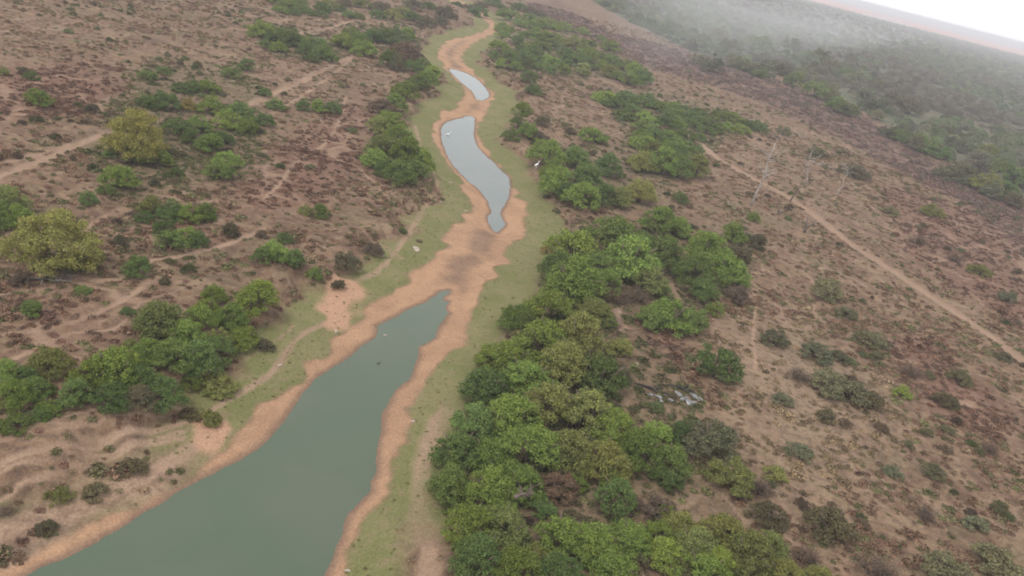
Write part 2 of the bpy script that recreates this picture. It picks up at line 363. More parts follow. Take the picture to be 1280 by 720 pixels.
def leaf_material(name, trans=.25, spread=.45):
    m, t = mat(name)
    N = NT(t)
    a = N.n('ShaderNodeAttribute', attribute_name='tint', attribute_type='INSTANCER')
    rnd = N.n('ShaderNodeNewGeometry').outputs['Random Per Island']
    oi = N.n('ShaderNodeObjectInfo').outputs['Random']
    pos = N.n('ShaderNodeTexCoord').outputs['Object']
    cl = N.noise(6.0, 2, .5, 0, pos)                      # sprays of paler young growth
    k = N.n('ShaderNodeMapRange', i_To_Min=1 - spread, i_To_Max=1 + spread); N.l(rnd, k.inputs['Value'])
    c = N.mix(1.0, a.outputs['Color'], k.outputs['Result'], 'MULTIPLY')
    k2 = N.n('ShaderNodeMapRange', i_To_Min=.8, i_To_Max=1.2); N.l(oi, k2.inputs['Value'])
    c = N.mix(1.0, c, k2.outputs['Result'], 'MULTIPLY')
    c = N.mix(N.math('MULTIPLY', N.ramp(cl, .5, .7), .45), c, N.mix(1.0, c, (1.5, 1.35, 1.05), 'MULTIPLY'))
    d = N.n('ShaderNodeBsdfDiffuse'); N.l(c, d.inputs['Color'])
    tr = N.n('ShaderNodeBsdfTranslucent'); N.l(c, tr.inputs['Color'])
    mx = N.n('ShaderNodeMixShader', i_Fac=trans); N.l(d.outputs[0], mx.inputs[1]); N.l(tr.outputs[0], mx.inputs[2])
    o = N.n('ShaderNodeOutputMaterial'); N.l(mx.outputs[0], o.inputs[0])
    return m

def water_material(name, base):
    m, t = mat(name)
    N = NT(t)
    pos = N.n('ShaderNodeTexCoord').outputs['Object']
    f = N.noise(.12, 3, .5, .3, pos)
    p = N.n('ShaderNodeBsdfPrincipled', i_Roughness=.10, i_IOR=1.33)
    N.l(N.mix(N.ramp(f, .35, .65), base[0], base[1]), p.inputs['Base Color'])
    b = N.n('ShaderNodeBump', i_Strength=.06, i_Distance=.05)
    N.l(N.noise(3.0, 3, .5, 0, pos), b.inputs['Height']); N.l(b.outputs[0], p.inputs['Normal'])
    o = N.n('ShaderNodeOutputMaterial'); N.l(p.outputs[0], o.inputs[0])
    return m

M_GROUND = ground_material()
M_LEAF = leaf_material('foliage', .38, .4)
M_TUFT = leaf_material('dry_scrub', .12, .5)
M_BARK = plain_material('bark', (.10, .075, .055), (.17, .13, .10), 6)
M_DEAD = plain_material('grey_dead_wood', (.26, .22, .19), (.42, .37, .33), 3)
M_MIDDEAD = plain_material('weathered_dead_wood', (.15, .125, .11), (.25, .22, .19), 3)
M_DARKDEAD = plain_material('dark_dead_wood', (.11, .085, .07), (.17, .13, .11), 3)
M_WATER = water_material('green_pool_water', ((.066, .091, .058), (.078, .097, .064)))
M_SKYPOOL = water_material('sky_sheen_pool_water', ((.105, .126, .115), (.12, .136, .125)))  # far pools: silvery sky reflection painted into a paler base colour
M_ROCK = plain_material('pale_rock', (.10, .095, .095), (.33, .32, .32), 1.3, .85, .6)
M_STONE = plain_material('tan_stone', (.28, .23, .18), (.38, .32, .26), 1.6, .85, .6)
M_CHAR = plain_material('charred_wood', (.02, .018, .018), (.06, .052, .05), 3)
M_WHITE = plain_material('white_feathers', (.78, .78, .76), (.84, .84, .82), 8, .8, .1)
M_BIRD = plain_material('dark_feathers', (.05, .045, .04), (.09, .08, .07), 8, .8, .1)

# ---------------------------------------------------------------- mesh helpers
def mesh_np(name, V, Fq, material, smooth=False):
    me = bpy.data.meshes.new(name)
    V = np.asarray(V, np.float32).reshape(-1, 3)
    Fq = np.asarray(Fq, np.int32)
    k = Fq.shape[1]
    me.vertices.add(len(V)); me.vertices.foreach_set('co', V.ravel())
    me.loops.add(Fq.size); me.loops.foreach_set('vertex_index', Fq.ravel())
    me.polygons.add(len(Fq))
    me.polygons.foreach_set('loop_start', np.arange(0, Fq.size, k, dtype=np.int32))
    if smooth: me.polygons.foreach_set('use_smooth', np.ones(len(Fq), bool))
    me.update(calc_edges=True)
    me.materials.append(material)
    return me

def obj(name, me, parent=None, loc=None):
    o = bpy.data.objects.new(name, me)
    COL.objects.link(o)
    if parent is not None: o.parent = parent
    if loc is not None: o.location = loc
    return o

def tag(o, label=None, cat=None, group=None, kind=None):
    for k, v in (('label', label), ('category', cat), ('group', group), ('kind', kind)):
        if v: o[k] = v
    return o

class Tubes:
    """tapered round limbs gathered into one mesh"""
    def __init__(s): s.v, s.f = [], []
    def add(s, pts, rad, sides=6):
        pts = [Vector(p) for p in pts]
        b = len(s.v)
        for i, p in enumerate(pts):
            d = (pts[min(i + 1, len(pts) - 1)] - pts[max(i - 1, 0)]).normalized()
            x = d.orthogonal().normalized(); y = d.cross(x)
            for k in range(sides):
                a = 2 * math.pi * k / sides
                s.v.append(p + (x * math.cos(a) + y * math.sin(a)) * rad[i])
        for i in range(len(pts) - 1):
            for k in range(sides):
                k2 = (k + 1) % sides
                s.f.append((b + i * sides + k, b + i * sides + k2, b + (i + 1) * sides + k2, b + (i + 1) * sides + k))
        n = len(pts) - 1
        s.f.append(tuple(b + n * sides + k for k in range(sides)))
        s.f.append(tuple(b + k for k in reversed(range(sides))))
    def mesh(s, name, material):
        me = bpy.data.meshes.new(name)
        me.from_pydata([tuple(v) for v in s.v], [], s.f)
        me.polygons.foreach_set('use_smooth', np.ones(len(me.polygons), bool))
        me.materials.append(material)
        return me

# ---------------------------------------------------------------- the ground
def axis_pos(fine_from, fine_to, step, grow, end):
    a = [fine_from]
    while a[-1] < fine_to: a.append(a[-1] + step)
    s = step
    while a[-1] < end:
        s *= grow; a.append(a[-1] + s)
    return a

def build_ground():
    xr = axis_pos(0, 42, .26, 1.022, 14000)
    gx = np.array([-v for v in xr[:0:-1]] + xr)
    ys = [22.0]
    while ys[-1] < 430: ys.append(ys[-1] + max(.21, .0042 * ys[-1]))
    s = ys[-1] - ys[-2]
    while ys[-1] < 15500:
        s *= 1.06; ys.append(ys[-1] + s)
    back = [22.0]; s = .5
    while back[-1] > -900:
        s *= 1.25; back.append(back[-1] - s)
    gy = np.array(back[:0:-1] + ys)
    X, Y = np.meshgrid(gx, gy)
    x, y = X.ravel(), Y.ravel()
    z = zones(x, y)
    V = np.stack([x, y, z['z']], 1)
    nx, ny = len(gx), len(gy)
    i = np.arange(nx * ny).reshape(ny, nx)
    Fq = np.stack([i[:-1, :-1], i[:-1, 1:], i[1:, 1:], i[1:, :-1]], -1).reshape(-1, 4)
    fs = z['ds'][Fq].mean(1) < 0
    packs = dict(cover_a=('sand', 'wet', 'mid'), cover_b=('verge', 'trail', 'red'),
                 cover_c=('belt', 'tan', 'green'), cover_d=('orange', 'bare', 'wood'))
    ft, fp = (z['track'][Fq].mean(1) > .45) & ~fs, (z['path'][Fq].mean(1) > .4) & ~fs
    for name, sel in (('ground', ~fs & ~ft & ~fp), ('riverbed', fs), ('dirt_track', ft), ('trodden_path', fp & ~ft)):
        q = Fq[sel]
        used = np.unique(q)
        re = np.full(nx * ny, -1); re[used] = np.arange(len(used))
        me = mesh_np(name, V[used], re[q], M_GROUND, True)
        for pk, ch in packs.items():
            a = me.attributes.new(pk, 'FLOAT_COLOR', 'POINT')
            arr = np.ones((len(used), 4), np.float32)
            for c in range(3): arr[:, c] = z[ch[c]][used]
            a.data.foreach_set('color', arr.ravel())
        o = tag(obj(name, me), kind='structure')
        if name == 'riverbed': o['label'] = 'sandy orange bed and beaches of the drying river'
        elif name == 'dirt_track': o['label'] = 'straight pale dirt track across the right plain'
        elif name == 'trodden_path': o['label'] = 'orange trodden path above the left bank'
        else: o['label'] = 'dry reddish brown plain crossed by animal trails'
build_ground()

def expand(pts, d):
    n = len(pts); res = []
    area = sum(pts[i][0] * pts[(i + 1) % n][1] - pts[(i + 1) % n][0] * pts[i][1] for i in range(n))
    sg = 1 if area > 0 else -1
    for i in range(n):
        a, c = Vector(pts[i - 1]), Vector(pts[(i + 1) % n])
        t = (c - a).normalized()
        res.append((pts[i][0] + sg * t.y * d, pts[i][1] - sg * t.x * d))
    return res

for w, lab in zip(WATER, ('large green foreground pool of the drying river', 'grey middle pool at the river bend', 'small pale upstream pool')):
    bm = bmesh.new()
    f = bm.faces.new([bm.verts.new((p[0], p[1], WATER_Z)) for p in expand(w, .35)])
    bmesh.ops.triangulate(bm, faces=[f])
    bmesh.ops.recalc_face_normals(bm, faces=bm.faces)
    if sum(q.normal.z for q in bm.faces) < 0: bmesh.ops.reverse_faces(bm, faces=bm.faces)
    me = bpy.data.meshes.new('water'); bm.to_mesh(me); bm.free()
    me.materials.append(M_WATER if 'green' in lab else M_SKYPOOL)
    tag(obj('water', me), lab, kind='structure')

# ---------------------------------------------------------------- plants: a few shapes of each kind, one unit wide
def leaves(cent, nrm, size, jitter):
    n = len(cent)
    nrm = nrm + jitter * RNG.normal(size=(n, 3))
    nrm /= np.linalg.norm(nrm, axis=1)[:, None]
    r = RNG.normal(size=(n, 3))
    t = np.cross(nrm, r); t /= np.linalg.norm(t, axis=1)[:, None] + 1e-9
    b = np.cross(nrm, t)
    L, Wd = size[:, None] * 1.15, size[:, None] * .62
    V = np.stack([cent - t * L, cent + b * Wd, cent + t * L, cent - b * Wd], 1).reshape(-1, 3)
    return V, np.arange(n * 4).reshape(n, 4)

def crown_points(lobes, per, low):
    C_, N_ = [], []
    for (cx, cy, cz, r) in lobes:
        n = int(per * (r / .17) ** 2)
        d = RNG.normal(size=(n, 3)); d /= np.linalg.norm(d, axis=1)[:, None]
        d[:, 2] = np.where(d[:, 2] < low, -d[:, 2] * .6, d[:, 2])
        rr = r * (.62 + .46 * RNG.random(n) ** .6)
        rr = np.where(RNG.random(n) < .10, rr * RNG.uniform(1.1, 1.42, n), rr)
        rr *= 1 + .16 * np.sin(d[:, 0] * 7 + cx * 40) * np.sin(d[:, 1] * 7 + cy * 40) + .1 * np.sin(d[:, 2] * 13 + cx * 20)
        C_.append(np.array([cx, cy, cz]) + d * rr[:, None] * np.array([1, 1, .85])); N_.append(d + np.array([0, 0, .25]))
    return np.concatenate(C_), np.concatenate(N_)

def make_tree(k, n_lobes, hr, base, lobe_r, per, leaf, low):
    """hr: height for a width of one; base: how far down the crown reaches"""
    rs = np.random.default_rng(100 + k)
    lobes = []
    sx, sy = rs.uniform(.85, 1.1), rs.uniform(.8, 1.0)
    tries = 0
    while len(lobes) < n_lobes and tries < 4000:
        tries += 1
        a, q = rs.uniform(0, 2 * math.pi), rs.uniform(0, 1) ** .55
        r = rs.uniform(*lobe_r)
        x, y = math.cos(a) * q * (.5 - r * .8) * sx, math.sin(a) * q * (.5 - r * .8) * sy
        top = hr * (1 - .55 * q ** 2.2) - r
        z = rs.uniform(min(base + r * .6, top), top) if rs.random() < .4 else top - rs.uniform(-.02, .13)
        z = max(z, r * .5)
        if all((x - l[0]) ** 2 + (y - l[1]) ** 2 + (z - l[2]) ** 2 > (.72 * r) ** 2 for l in lobes):
            lobes.append((x, y, z, r))
    P, Nn = crown_points(lobes, per, low)
    keep = P[:, 2] > .005
    P, Nn = P[keep], Nn[keep]
    V, Fq = leaves(P, Nn, leaf * RNG.uniform(.6, 1.35, len(P)), .55)
    crown = mesh_np('crown', V, Fq, M_LEAF)
    T = Tubes()
    stems = rs.integers(3, 6)
    for s in range(stems):
        a = 2 * math.pi * s / stems + rs.uniform(-.4, .4)
        l = lobes[rs.integers(len(lobes))]
        p0 = Vector((math.cos(a) * .03, math.sin(a) * .03, -.04))
        p1 = Vector((math.cos(a) * .08, math.sin(a) * .08, hr * .3))
        p2 = Vector((math.cos(a) * rs.uniform(.14, .3), math.sin(a) * rs.uniform(.14, .3), hr * rs.uniform(.55, .75)))
        T.add([p0, p1, p2, p2 + Vector((p2.x * .3, p2.y * .3, hr * .12))], [.022, .017, .011, .004])
        for _ in range(2):
            q = Vector((p2.x + rs.uniform(-.15, .15), p2.y + rs.uniform(-.15, .15), hr * rs.uniform(.5, .8)))
            T.add([p1, (p1 + q) / 2 + Vector((0, 0, .03)), q], [.010, .007, .003], 5)
    return T.mesh('trunk', M_BARK), crown

def make_dry(k):
    rs = np.random.default_rng(300 + k)
    T = Tubes(); P = []
    for s in range(46):
        a, e = rs.uniform(0, 2 * math.pi), rs.uniform(.35, 1.45)
        Lg = rs.uniform(.3, .52)
        d = Vector((math.cos(a) * math.cos(e), math.sin(a) * math.cos(e), math.sin(e) * .9))
        p0 = Vector((math.cos(a) * .05, math.sin(a) * .05, -.02))
        p1 = p0 + d * Lg * .55 + Vector(rs.normal(0, .02, 3))
        p2 = p0 + d * Lg + Vector(rs.normal(0, .05, 3))
        T.add([p0, p1, p2], [.010, .007, .002], 4)
        for _ in range(3):
            q = p1 + (d + Vector(rs.normal(0, .5, 3))) * .16
            T.add([p1, q], [.005, .0015], 3)
            P.append(q); P.append(p1.lerp(p2, rs.random()) + Vector(rs.normal(0, .03, 3)))
    P = np.array([tuple(p) for p in P for _ in range(5)]) + RNG.normal(0, .035, (len(P) * 5, 3))
    P[:, 2] = np.abs(P[:, 2])
    V, Fq = leaves(P, RNG.normal(size=P.shape), np.full(len(P), .016), .5)
    return T.mesh('stems', M_DARKDEAD), mesh_np('crown', V, Fq, M_LEAF)

SHAPES = {
    'T': [make_tree(k, 58, .68, .06, (.05, .14), 470, .0155, -.35) for k in range(6)],
    'B': [make_tree(20 + k, 46, .58, .02, (.045, .135), 460, .0175, -.2) for k in range(6)],
    'L': [make_tree(40 + k, 36, .42, .0, (.06, .12), 380, .019, -.1) for k in range(4)],
    'D': [make_dry(k) for k in range(3)],
    'X': [make_tree(60, 85, .60, .05, (.05, .11), 1100, .0092, -.3)],
}
NAMES = {'X': ('leafy_tree', 'tree'), 'T': ('leafy_tree', 'tree'), 'B': ('leafy_bush', 'bush'), 'L': ('low_bush', 'bush'), 'D': ('leafless_shrub', 'shrub')}
TINT = dict(g=(.172, .228, .056), m=(.124, .174, .056), o=(.188, .205, .070), y=(.26, .22, .07), s=(.160, .162, .094), k=(.135, .120, .070), d=(.165, .120, .088))

BUSHES = [
(1.1,66.68,5.3,'g','T','leftmost bright green tree in upper end of the big right bank thicket','trees of the thicket on the right bank'),
(1.56,75.29,4.69,'g','T','second bright green tree from left in upper end of the big right bank thicket','trees of the thicket on the right bank'),
(3.11,62.16,5.17,'g','T','third bright green tree from left in upper end of the big right bank thicket','trees of the thicket on the right bank'),
(4.08,69.29,6.37,'g','T','fourth bright green tree from left in upper end of the big right bank thicket','trees of the thicket on the right bank'),
(4.3,76.49,6.13,'g','T','fifth bright green tree from left in upper end of the big right bank thicket','trees of the thicket on the right bank'),
(6.41,83.28,7.84,'g','T','rightmost bright green tree in upper end of the big right bank thicket','trees of the thicket on the right bank'),
(6.14,65.5,5.4,'o','T','leftmost olive green tree in upper end of the big right bank thicket','trees of the thicket on the right bank'),
(7.4,71.89,5.82,'o','T','second olive green tree from left in upper end of the big right bank thicket','trees of the thicket on the right bank'),
(8.94,79.85,4.62,'o','T','rightmost olive green tree in upper end of the big right bank thicket','trees of the thicket on the right bank'),
(-0.02,60.79,4.76,'m','T','leftmost deep green tree in upper end of the big right bank thicket','trees of the thicket on the right bank'),
(9.43,65.43,5.91,'m','T','rightmost deep green tree in upper end of the big right bank thicket','trees of the thicket on the right bank'),
(-0.77,51.19,4.02,'m','T','leftmost deep green tree in middle of the big right bank thicket','trees of the thicket on the right bank'),
(-0.18,55.12,4.7,'m','T','second deep green tree from left in middle of the big right bank thicket','trees of the thicket on the right bank'),
(15.08,55.13,3.8,'m','T','rightmost deep green tree in middle of the big right bank thicket','trees of the thicket on the right bank'),
(1.69,51.34,4.45,'g','T','leftmost bright green tree in middle of the big right bank thicket','trees of the thicket on the right bank'),
(2.66,56.43,4.79,'g','T','second bright green tree from left in middle of the big right bank thicket','trees of the thicket on the right bank'),
(4.28,51.82,5.2,'g','T','third bright green tree from left in middle of the big right bank thicket','trees of the thicket on the right bank'),
(10.79,57.88,4.11,'g','T','fourth bright green tree from left in middle of the big right bank thicket','trees of the thicket on the right bank'),
(12.76,55.53,4.43,'g','T','rightmost bright green tree in middle of the big right bank thicket','trees of the thicket on the right bank'),
(5.41,58.79,4.95,'o','T','leftmost olive green tree in middle of the big right bank thicket','trees of the thicket on the right bank'),
(7.11,53.17,4.58,'o','T','second olive green tree from left in middle of the big right bank thicket','trees of the thicket on the right bank'),
(8.39,59.09,4.97,'o','T','third olive green tree from left in middle of the big right bank thicket','trees of the thicket on the right bank'),
(9.87,53.13,4.57,'o','T','rightmost olive green tree in middle of the big right bank thicket','trees of the thicket on the right bank'),
(1.22,64.26,2.27,'g','B','leftmost bright green bush in undergrowth of the upper thicket','undergrowth of the right bank thicket'),
(3.74,61.44,2.86,'g','B','second bright green bush from left in undergrowth of the upper thicket','undergrowth of the right bank thicket'),
(3.39,66.56,2.86,'g','B','third bright green bush from left in undergrowth of the upper thicket','undergrowth of the right bank thicket'),
(4.17,83.01,2.58,'g','B','fourth bright green bush from left in undergrowth of the upper thicket','undergrowth of the right bank thicket'),
(7.54,85.12,2.68,'g','B','fifth bright green bush from left in undergrowth of the upper thicket','undergrowth of the right bank thicket'),
(10.13,79.19,2.63,'g','B','rightmost bright green bush in undergrowth of the upper thicket','undergrowth of the right bank thicket'),
(-0.15,67.09,3.22,'o','B','leftmost olive green bush in undergrowth of the upper thicket','undergrowth of the right bank thicket'),
(5.42,71.37,2.02,'o','B','second olive green bush from left in undergrowth of the upper thicket','undergrowth of the right bank thicket'),
(7.49,67.68,3.26,'o','B','third olive green bush from left in undergrowth of the upper thicket','undergrowth of the right bank thicket'),
(9.41,64.42,2.49,'o','B','fourth olive green bush from left in undergrowth of the upper thicket','undergrowth of the right bank thicket'),
(11.6,73.83,3.33,'o','B','rightmost olive green bush in undergrowth of the upper thicket','undergrowth of the right bank thicket'),
(2.68,74.59,3.55,'m','B','leftmost deep green bush in undergrowth of the upper thicket','undergrowth of the right bank thicket'),
(5.34,77.82,2.56,'m','B','rightmost deep green bush in undergrowth of the upper thicket','undergrowth of the right bank thicket'),
(2.19,70.26,2.8,'k','B','leftmost dark brownish bush in undergrowth of the upper thicket','undergrowth of the right bank thicket'),
(11.22,68.38,3.15,'k','B','rightmost dark brownish bush in undergrowth of the upper thicket','undergrowth of the right bank thicket'),
(-0.17,58.45,2.37,'m','B','leftmost deep green bush in undergrowth of the middle thicket','undergrowth of the right bank thicket'),
(2.86,57.59,2.97,'m','B','second deep green bush from left in undergrowth of the middle thicket','undergrowth of the right bank thicket'),
(4.85,56.8,1.88,'m','B','third deep green bush from left in undergrowth of the middle thicket','undergrowth of the right bank thicket'),
(14.87,53.81,2.81,'m','B','rightmost deep green bush in undergrowth of the middle thicket','undergrowth of the right bank thicket'),
(5.8,52.07,2.77,'k','B','leftmost dark brownish bush in undergrowth of the middle thicket','undergrowth of the right bank thicket'),
(9.25,56.17,1.95,'k','B','rightmost dark brownish bush in undergrowth of the middle thicket','undergrowth of the right bank thicket'),
(-0.72,49.59,2.5,'g','B','leftmost bright green bush in undergrowth of the middle thicket','undergrowth of the right bank thicket'),
(1.79,47.66,1.64,'g','B','second bright green bush from left in undergrowth of the middle thicket','undergrowth of the right bank thicket'),
(6.44,60.62,1.85,'g','B','third bright green bush from left in undergrowth of the middle thicket','undergrowth of the right bank thicket'),
(7.9,50.47,2.13,'g','B','fourth bright green bush from left in undergrowth of the middle thicket','undergrowth of the right bank thicket'),
(10.4,61.66,2.29,'g','B','fifth bright green bush from left in undergrowth of the middle thicket','undergrowth of the right bank thicket'),
(10.71,51.83,2.66,'g','B','sixth bright green bush from left in undergrowth of the middle thicket','undergrowth of the right bank thicket'),
(14.56,60.04,3.03,'g','B','seventh bright green bush from left in undergrowth of the middle thicket','undergrowth of the right bank thicket'),
(16.01,57.91,2.33,'g','B','rightmost bright green bush in undergrowth of the middle thicket','undergrowth of the right bank thicket'),
(0.82,53.59,2.41,'o','B','leftmost olive green bush in undergrowth of the middle thicket','undergrowth of the right bank thicket'),
(2.99,51.5,2.08,'o','B','rightmost olive green bush in undergrowth of the middle thicket','undergrowth of the right bank thicket'),
(5.5,40.06,2.43,'k','B','leftmost dark brownish bush in undergrowth of the lower thicket','undergrowth of the right bank thicket'),
(7.94,45.92,2.62,'k','B','second dark brownish bush from left in undergrowth of the lower thicket','undergrowth of the right bank thicket'),
(10.8,48.89,2.97,'k','B','third dark brownish bush from left in undergrowth of the lower thicket','undergrowth of the right bank thicket'),
(12.75,44.5,2.47,'k','B','fourth dark brownish bush from left in undergrowth of the lower thicket','undergrowth of the right bank thicket'),
(14.87,43.95,2.67,'k','B','rightmost dark brownish bush in undergrowth of the lower thicket','undergrowth of the right bank thicket'),
(2.29,40.45,1.45,'o','B','leftmost olive green bush in undergrowth of the lower thicket','undergrowth of the right bank thicket'),
(3.96,43.4,1.87,'o','B','second olive green bush from left in undergrowth of the lower thicket','undergrowth of the right bank thicket'),
(5.8,42.28,2.0,'o','B','third olive green bush from left in undergrowth of the lower thicket','undergrowth of the right bank thicket'),
(19.02,49.08,1.98,'o','B','fourth olive green bush from left in undergrowth of the lower thicket','undergrowth of the right bank thicket'),
(19.3,45.48,1.82,'o','B','rightmost olive green bush in undergrowth of the lower thicket','undergrowth of the right bank thicket'),
(0.12,46.27,2.53,'m','B','leftmost deep green bush in undergrowth of the lower thicket','undergrowth of the right bank thicket'),
(5.86,46.92,2.18,'m','B','second deep green bush from left in undergrowth of the lower thicket','undergrowth of the right bank thicket'),
(8.74,43.07,1.89,'m','B','rightmost deep green bush in undergrowth of the lower thicket','undergrowth of the right bank thicket'),
(1.8,43.03,2.24,'g','B','leftmost bright green bush in undergrowth of the lower thicket','undergrowth of the right bank thicket'),
(2.85,45.73,2.61,'g','B','second bright green bush from left in undergrowth of the lower thicket','undergrowth of the right bank thicket'),
(13.61,46.36,2.83,'g','B','third bright green bush from left in undergrowth of the lower thicket','undergrowth of the right bank thicket'),
(14.49,49.08,2.28,'g','B','fourth bright green bush from left in undergrowth of the lower thicket','undergrowth of the right bank thicket'),
(22.46,46.53,2.68,'g','B','rightmost bright green bush in undergrowth of the lower thicket','undergrowth of the right bank thicket'),
(8.76,92.67,2.44,'k','B','leftmost dark brownish bush in undergrowth of the round thicket','undergrowth of the right bank thicket'),
(9.38,86.27,3.63,'k','B','second dark brownish bush from left in undergrowth of the round thicket','undergrowth of the right bank thicket'),
(12.65,89.16,2.27,'k','B','third dark brownish bush from left in undergrowth of the round thicket','undergrowth of the right bank thicket'),
(18.47,113.2,2.87,'k','B','fourth dark brownish bush from left in undergrowth of the round thicket','undergrowth of the right bank thicket'),
(23.94,99.52,3.03,'k','B','fifth dark brownish bush from left in undergrowth of the round thicket','undergrowth of the right bank thicket'),
(29.1,111.83,4.51,'k','B','rightmost dark brownish bush in undergrowth of the round thicket','undergrowth of the right bank thicket'),
(4.73,96.03,2.7,'g','B','leftmost bright green bush in undergrowth of the round thicket','undergrowth of the right bank thicket'),
(11.33,106.4,3.17,'g','B','second bright green bush from left in undergrowth of the round thicket','undergrowth of the right bank thicket'),
(12.17,95.19,2.96,'g','B','third bright green bush from left in undergrowth of the round thicket','undergrowth of the right bank thicket'),
(16.48,102.05,3.99,'g','B','fourth bright green bush from left in undergrowth of the round thicket','undergrowth of the right bank thicket'),
(20.1,103.36,2.76,'g','B','fifth bright green bush from left in undergrowth of the round thicket','undergrowth of the right bank thicket'),
(24.13,113.76,4.27,'g','B','sixth bright green bush from left in undergrowth of the round thicket','undergrowth of the right bank thicket'),
(29.91,120.1,4.97,'g','B','rightmost bright green bush in undergrowth of the round thicket','undergrowth of the right bank thicket'),
(17.53,92.12,2.85,'m','B','the only deep green bush in undergrowth of the round thicket','undergrowth of the right bank thicket'),
(-30.36,45.16,1.81,'g','B','leftmost bright green bush in undergrowth of the left bank thicket','undergrowth of the right bank thicket'),
(-28.78,46.09,1.68,'g','B','second bright green bush from left in undergrowth of the left bank thicket','undergrowth of the right bank thicket'),
(-27.26,44.33,1.87,'g','B','third bright green bush from left in undergrowth of the left bank thicket','undergrowth of the right bank thicket'),
(-30.05,49.04,1.43,'g','B','fourth bright green bush from left in undergrowth of the left bank thicket','undergrowth of the right bank thicket'),
(-26.47,48.39,1.6,'g','B','fifth bright green bush from left in undergrowth of the left bank thicket','undergrowth of the right bank thicket'),
(-23.24,53.47,1.99,'g','B','sixth bright green bush from left in undergrowth of the left bank thicket','undergrowth of the right bank thicket'),
(-21.28,52.2,2.15,'g','B','seventh bright green bush from left in undergrowth of the left bank thicket','undergrowth of the right bank thicket'),
(-23.19,56.56,2.34,'g','B','eighth bright green bush from left in undergrowth of the left bank thicket','undergrowth of the right bank thicket'),
(-24.21,61.04,2.91,'g','B','ninth bright green bush from left in undergrowth of the left bank thicket','undergrowth of the right bank thicket'),
(-21.45,66.72,1.97,'g','B','rightmost bright green bush in undergrowth of the left bank thicket','undergrowth of the right bank thicket'),
(-26.71,53.56,1.47,'o','B','leftmost olive green bush in undergrowth of the left bank thicket','undergrowth of the right bank thicket'),
(-23.39,50.02,2.0,'o','B','second olive green bush from left in undergrowth of the left bank thicket','undergrowth of the right bank thicket'),
(-21.65,57.7,2.61,'o','B','rightmost olive green bush in undergrowth of the left bank thicket','undergrowth of the right bank thicket'),
(-25.79,57.12,2.38,'m','B','the only deep green bush in undergrowth of the left bank thicket','undergrowth of the right bank thicket'),
(-0.65,47.02,3.77,'m','T','leftmost deep green tree in lower end of the big right bank thicket','trees of the thicket on the right bank'),
(2.16,39.71,3.68,'m','T','second deep green tree from left in lower end of the big right bank thicket','trees of the thicket on the right bank'),
(7.07,40.15,3.71,'m','T','third deep green tree from left in lower end of the big right bank thicket','trees of the thicket on the right bank'),
(10.72,49.11,3.48,'m','T','rightmost deep green tree in lower end of the big right bank thicket','trees of the thicket on the right bank'),
(1.3,42.81,3.89,'g','T','leftmost bright green tree in lower end of the big right bank thicket','trees of the thicket on the right bank'),
(1.99,46.69,4.14,'g','T','second bright green tree from left in lower end of the big right bank thicket','trees of the thicket on the right bank'),
(4.6,39.96,3.7,'g','T','third bright green tree from left in lower end of the big right bank thicket','trees of the thicket on the right bank'),
(4.12,48.08,3.83,'g','T','fourth bright green tree from left in lower end of the big right bank thicket','trees of the thicket on the right bank'),
(6.99,43.51,4.06,'g','T','fifth bright green tree from left in lower end of the big right bank thicket','trees of the thicket on the right bank'),
(9.12,43.64,3.81,'g','T','sixth bright green tree from left in lower end of the big right bank thicket','trees of the thicket on the right bank'),
(10.57,41.5,3.8,'g','T','seventh bright green tree from left in lower end of the big right bank thicket','trees of the thicket on the right bank'),
(11.74,45.21,3.53,'g','T','rightmost bright green tree in lower end of the big right bank thicket','trees of the thicket on the right bank'),
(6.73,49.44,3.15,'d','B','leftmost dry brown bush in lower end of the big right bank thicket','trees of the thicket on the right bank'),
(14.12,49.4,2.62,'d','B','rightmost dry brown bush in lower end of the big right bank thicket','trees of the thicket on the right bank'),
(3.33,43.09,4.15,'o','T','the only olive green tree in lower end of the big right bank thicket','trees of the thicket on the right bank'),
(14.0,44.54,3.36,'g','T','leftmost bright green tree in scrub along the bottom right foreground','scrub in the bottom right foreground'),
(16.51,43.48,3.8,'g','T','second bright green tree from left in scrub along the bottom right foreground','scrub in the bottom right foreground'),
(17.77,45.34,3.28,'g','T','rightmost bright green tree in scrub along the bottom right foreground','scrub in the bottom right foreground'),
(15.3,48.13,3.15,'o','T','leftmost olive green tree in scrub along the bottom right foreground','scrub in the bottom right foreground'),
(16.3,46.37,3.73,'o','T','second olive green tree from left in scrub along the bottom right foreground','scrub in the bottom right foreground'),
(18.44,48.29,3.84,'o','T','third olive green tree from left in scrub along the bottom right foreground','scrub in the bottom right foreground'),
(19.83,46.45,4.0,'o','T','fourth olive green tree from left in scrub along the bottom right foreground','scrub in the bottom right foreground'),
(21.94,48.53,3.17,'o','T','fifth olive green tree from left in scrub along the bottom right foreground','scrub in the bottom right foreground'),
(22.47,45.75,3.43,'o','T','sixth olive green tree from left in scrub along the bottom right foreground','scrub in the bottom right foreground'),
(24.78,46.15,3.32,'o','T','rightmost olive green tree in scrub along the bottom right foreground','scrub in the bottom right foreground'),
(22.57,52.51,3.29,'k','B','leftmost dark brownish bush in scrub along the bottom right foreground','scrub in the bottom right foreground'),
(27.49,53.11,4.44,'k','L','rightmost dark brownish bush in scrub along the bottom right foreground','scrub in the bottom right foreground'),
(24.8,49.14,2.96,'d','D','leftmost dry brown leafless shrub in scrub along the bottom right foreground','scrub in the bottom right foreground'),
(30.13,49.68,3.57,'d','D','rightmost dry brown leafless shrub in scrub along the bottom right foreground','scrub in the bottom right foreground'),
(36.28,51.91,4.22,'s','L','leftmost greyish green bush in scrub along the bottom right foreground','scrub in the bottom right foreground'),
(40.82,53.97,4.35,'s','L','rightmost greyish green bush in scrub along the bottom right foreground','scrub in the bottom right foreground'),
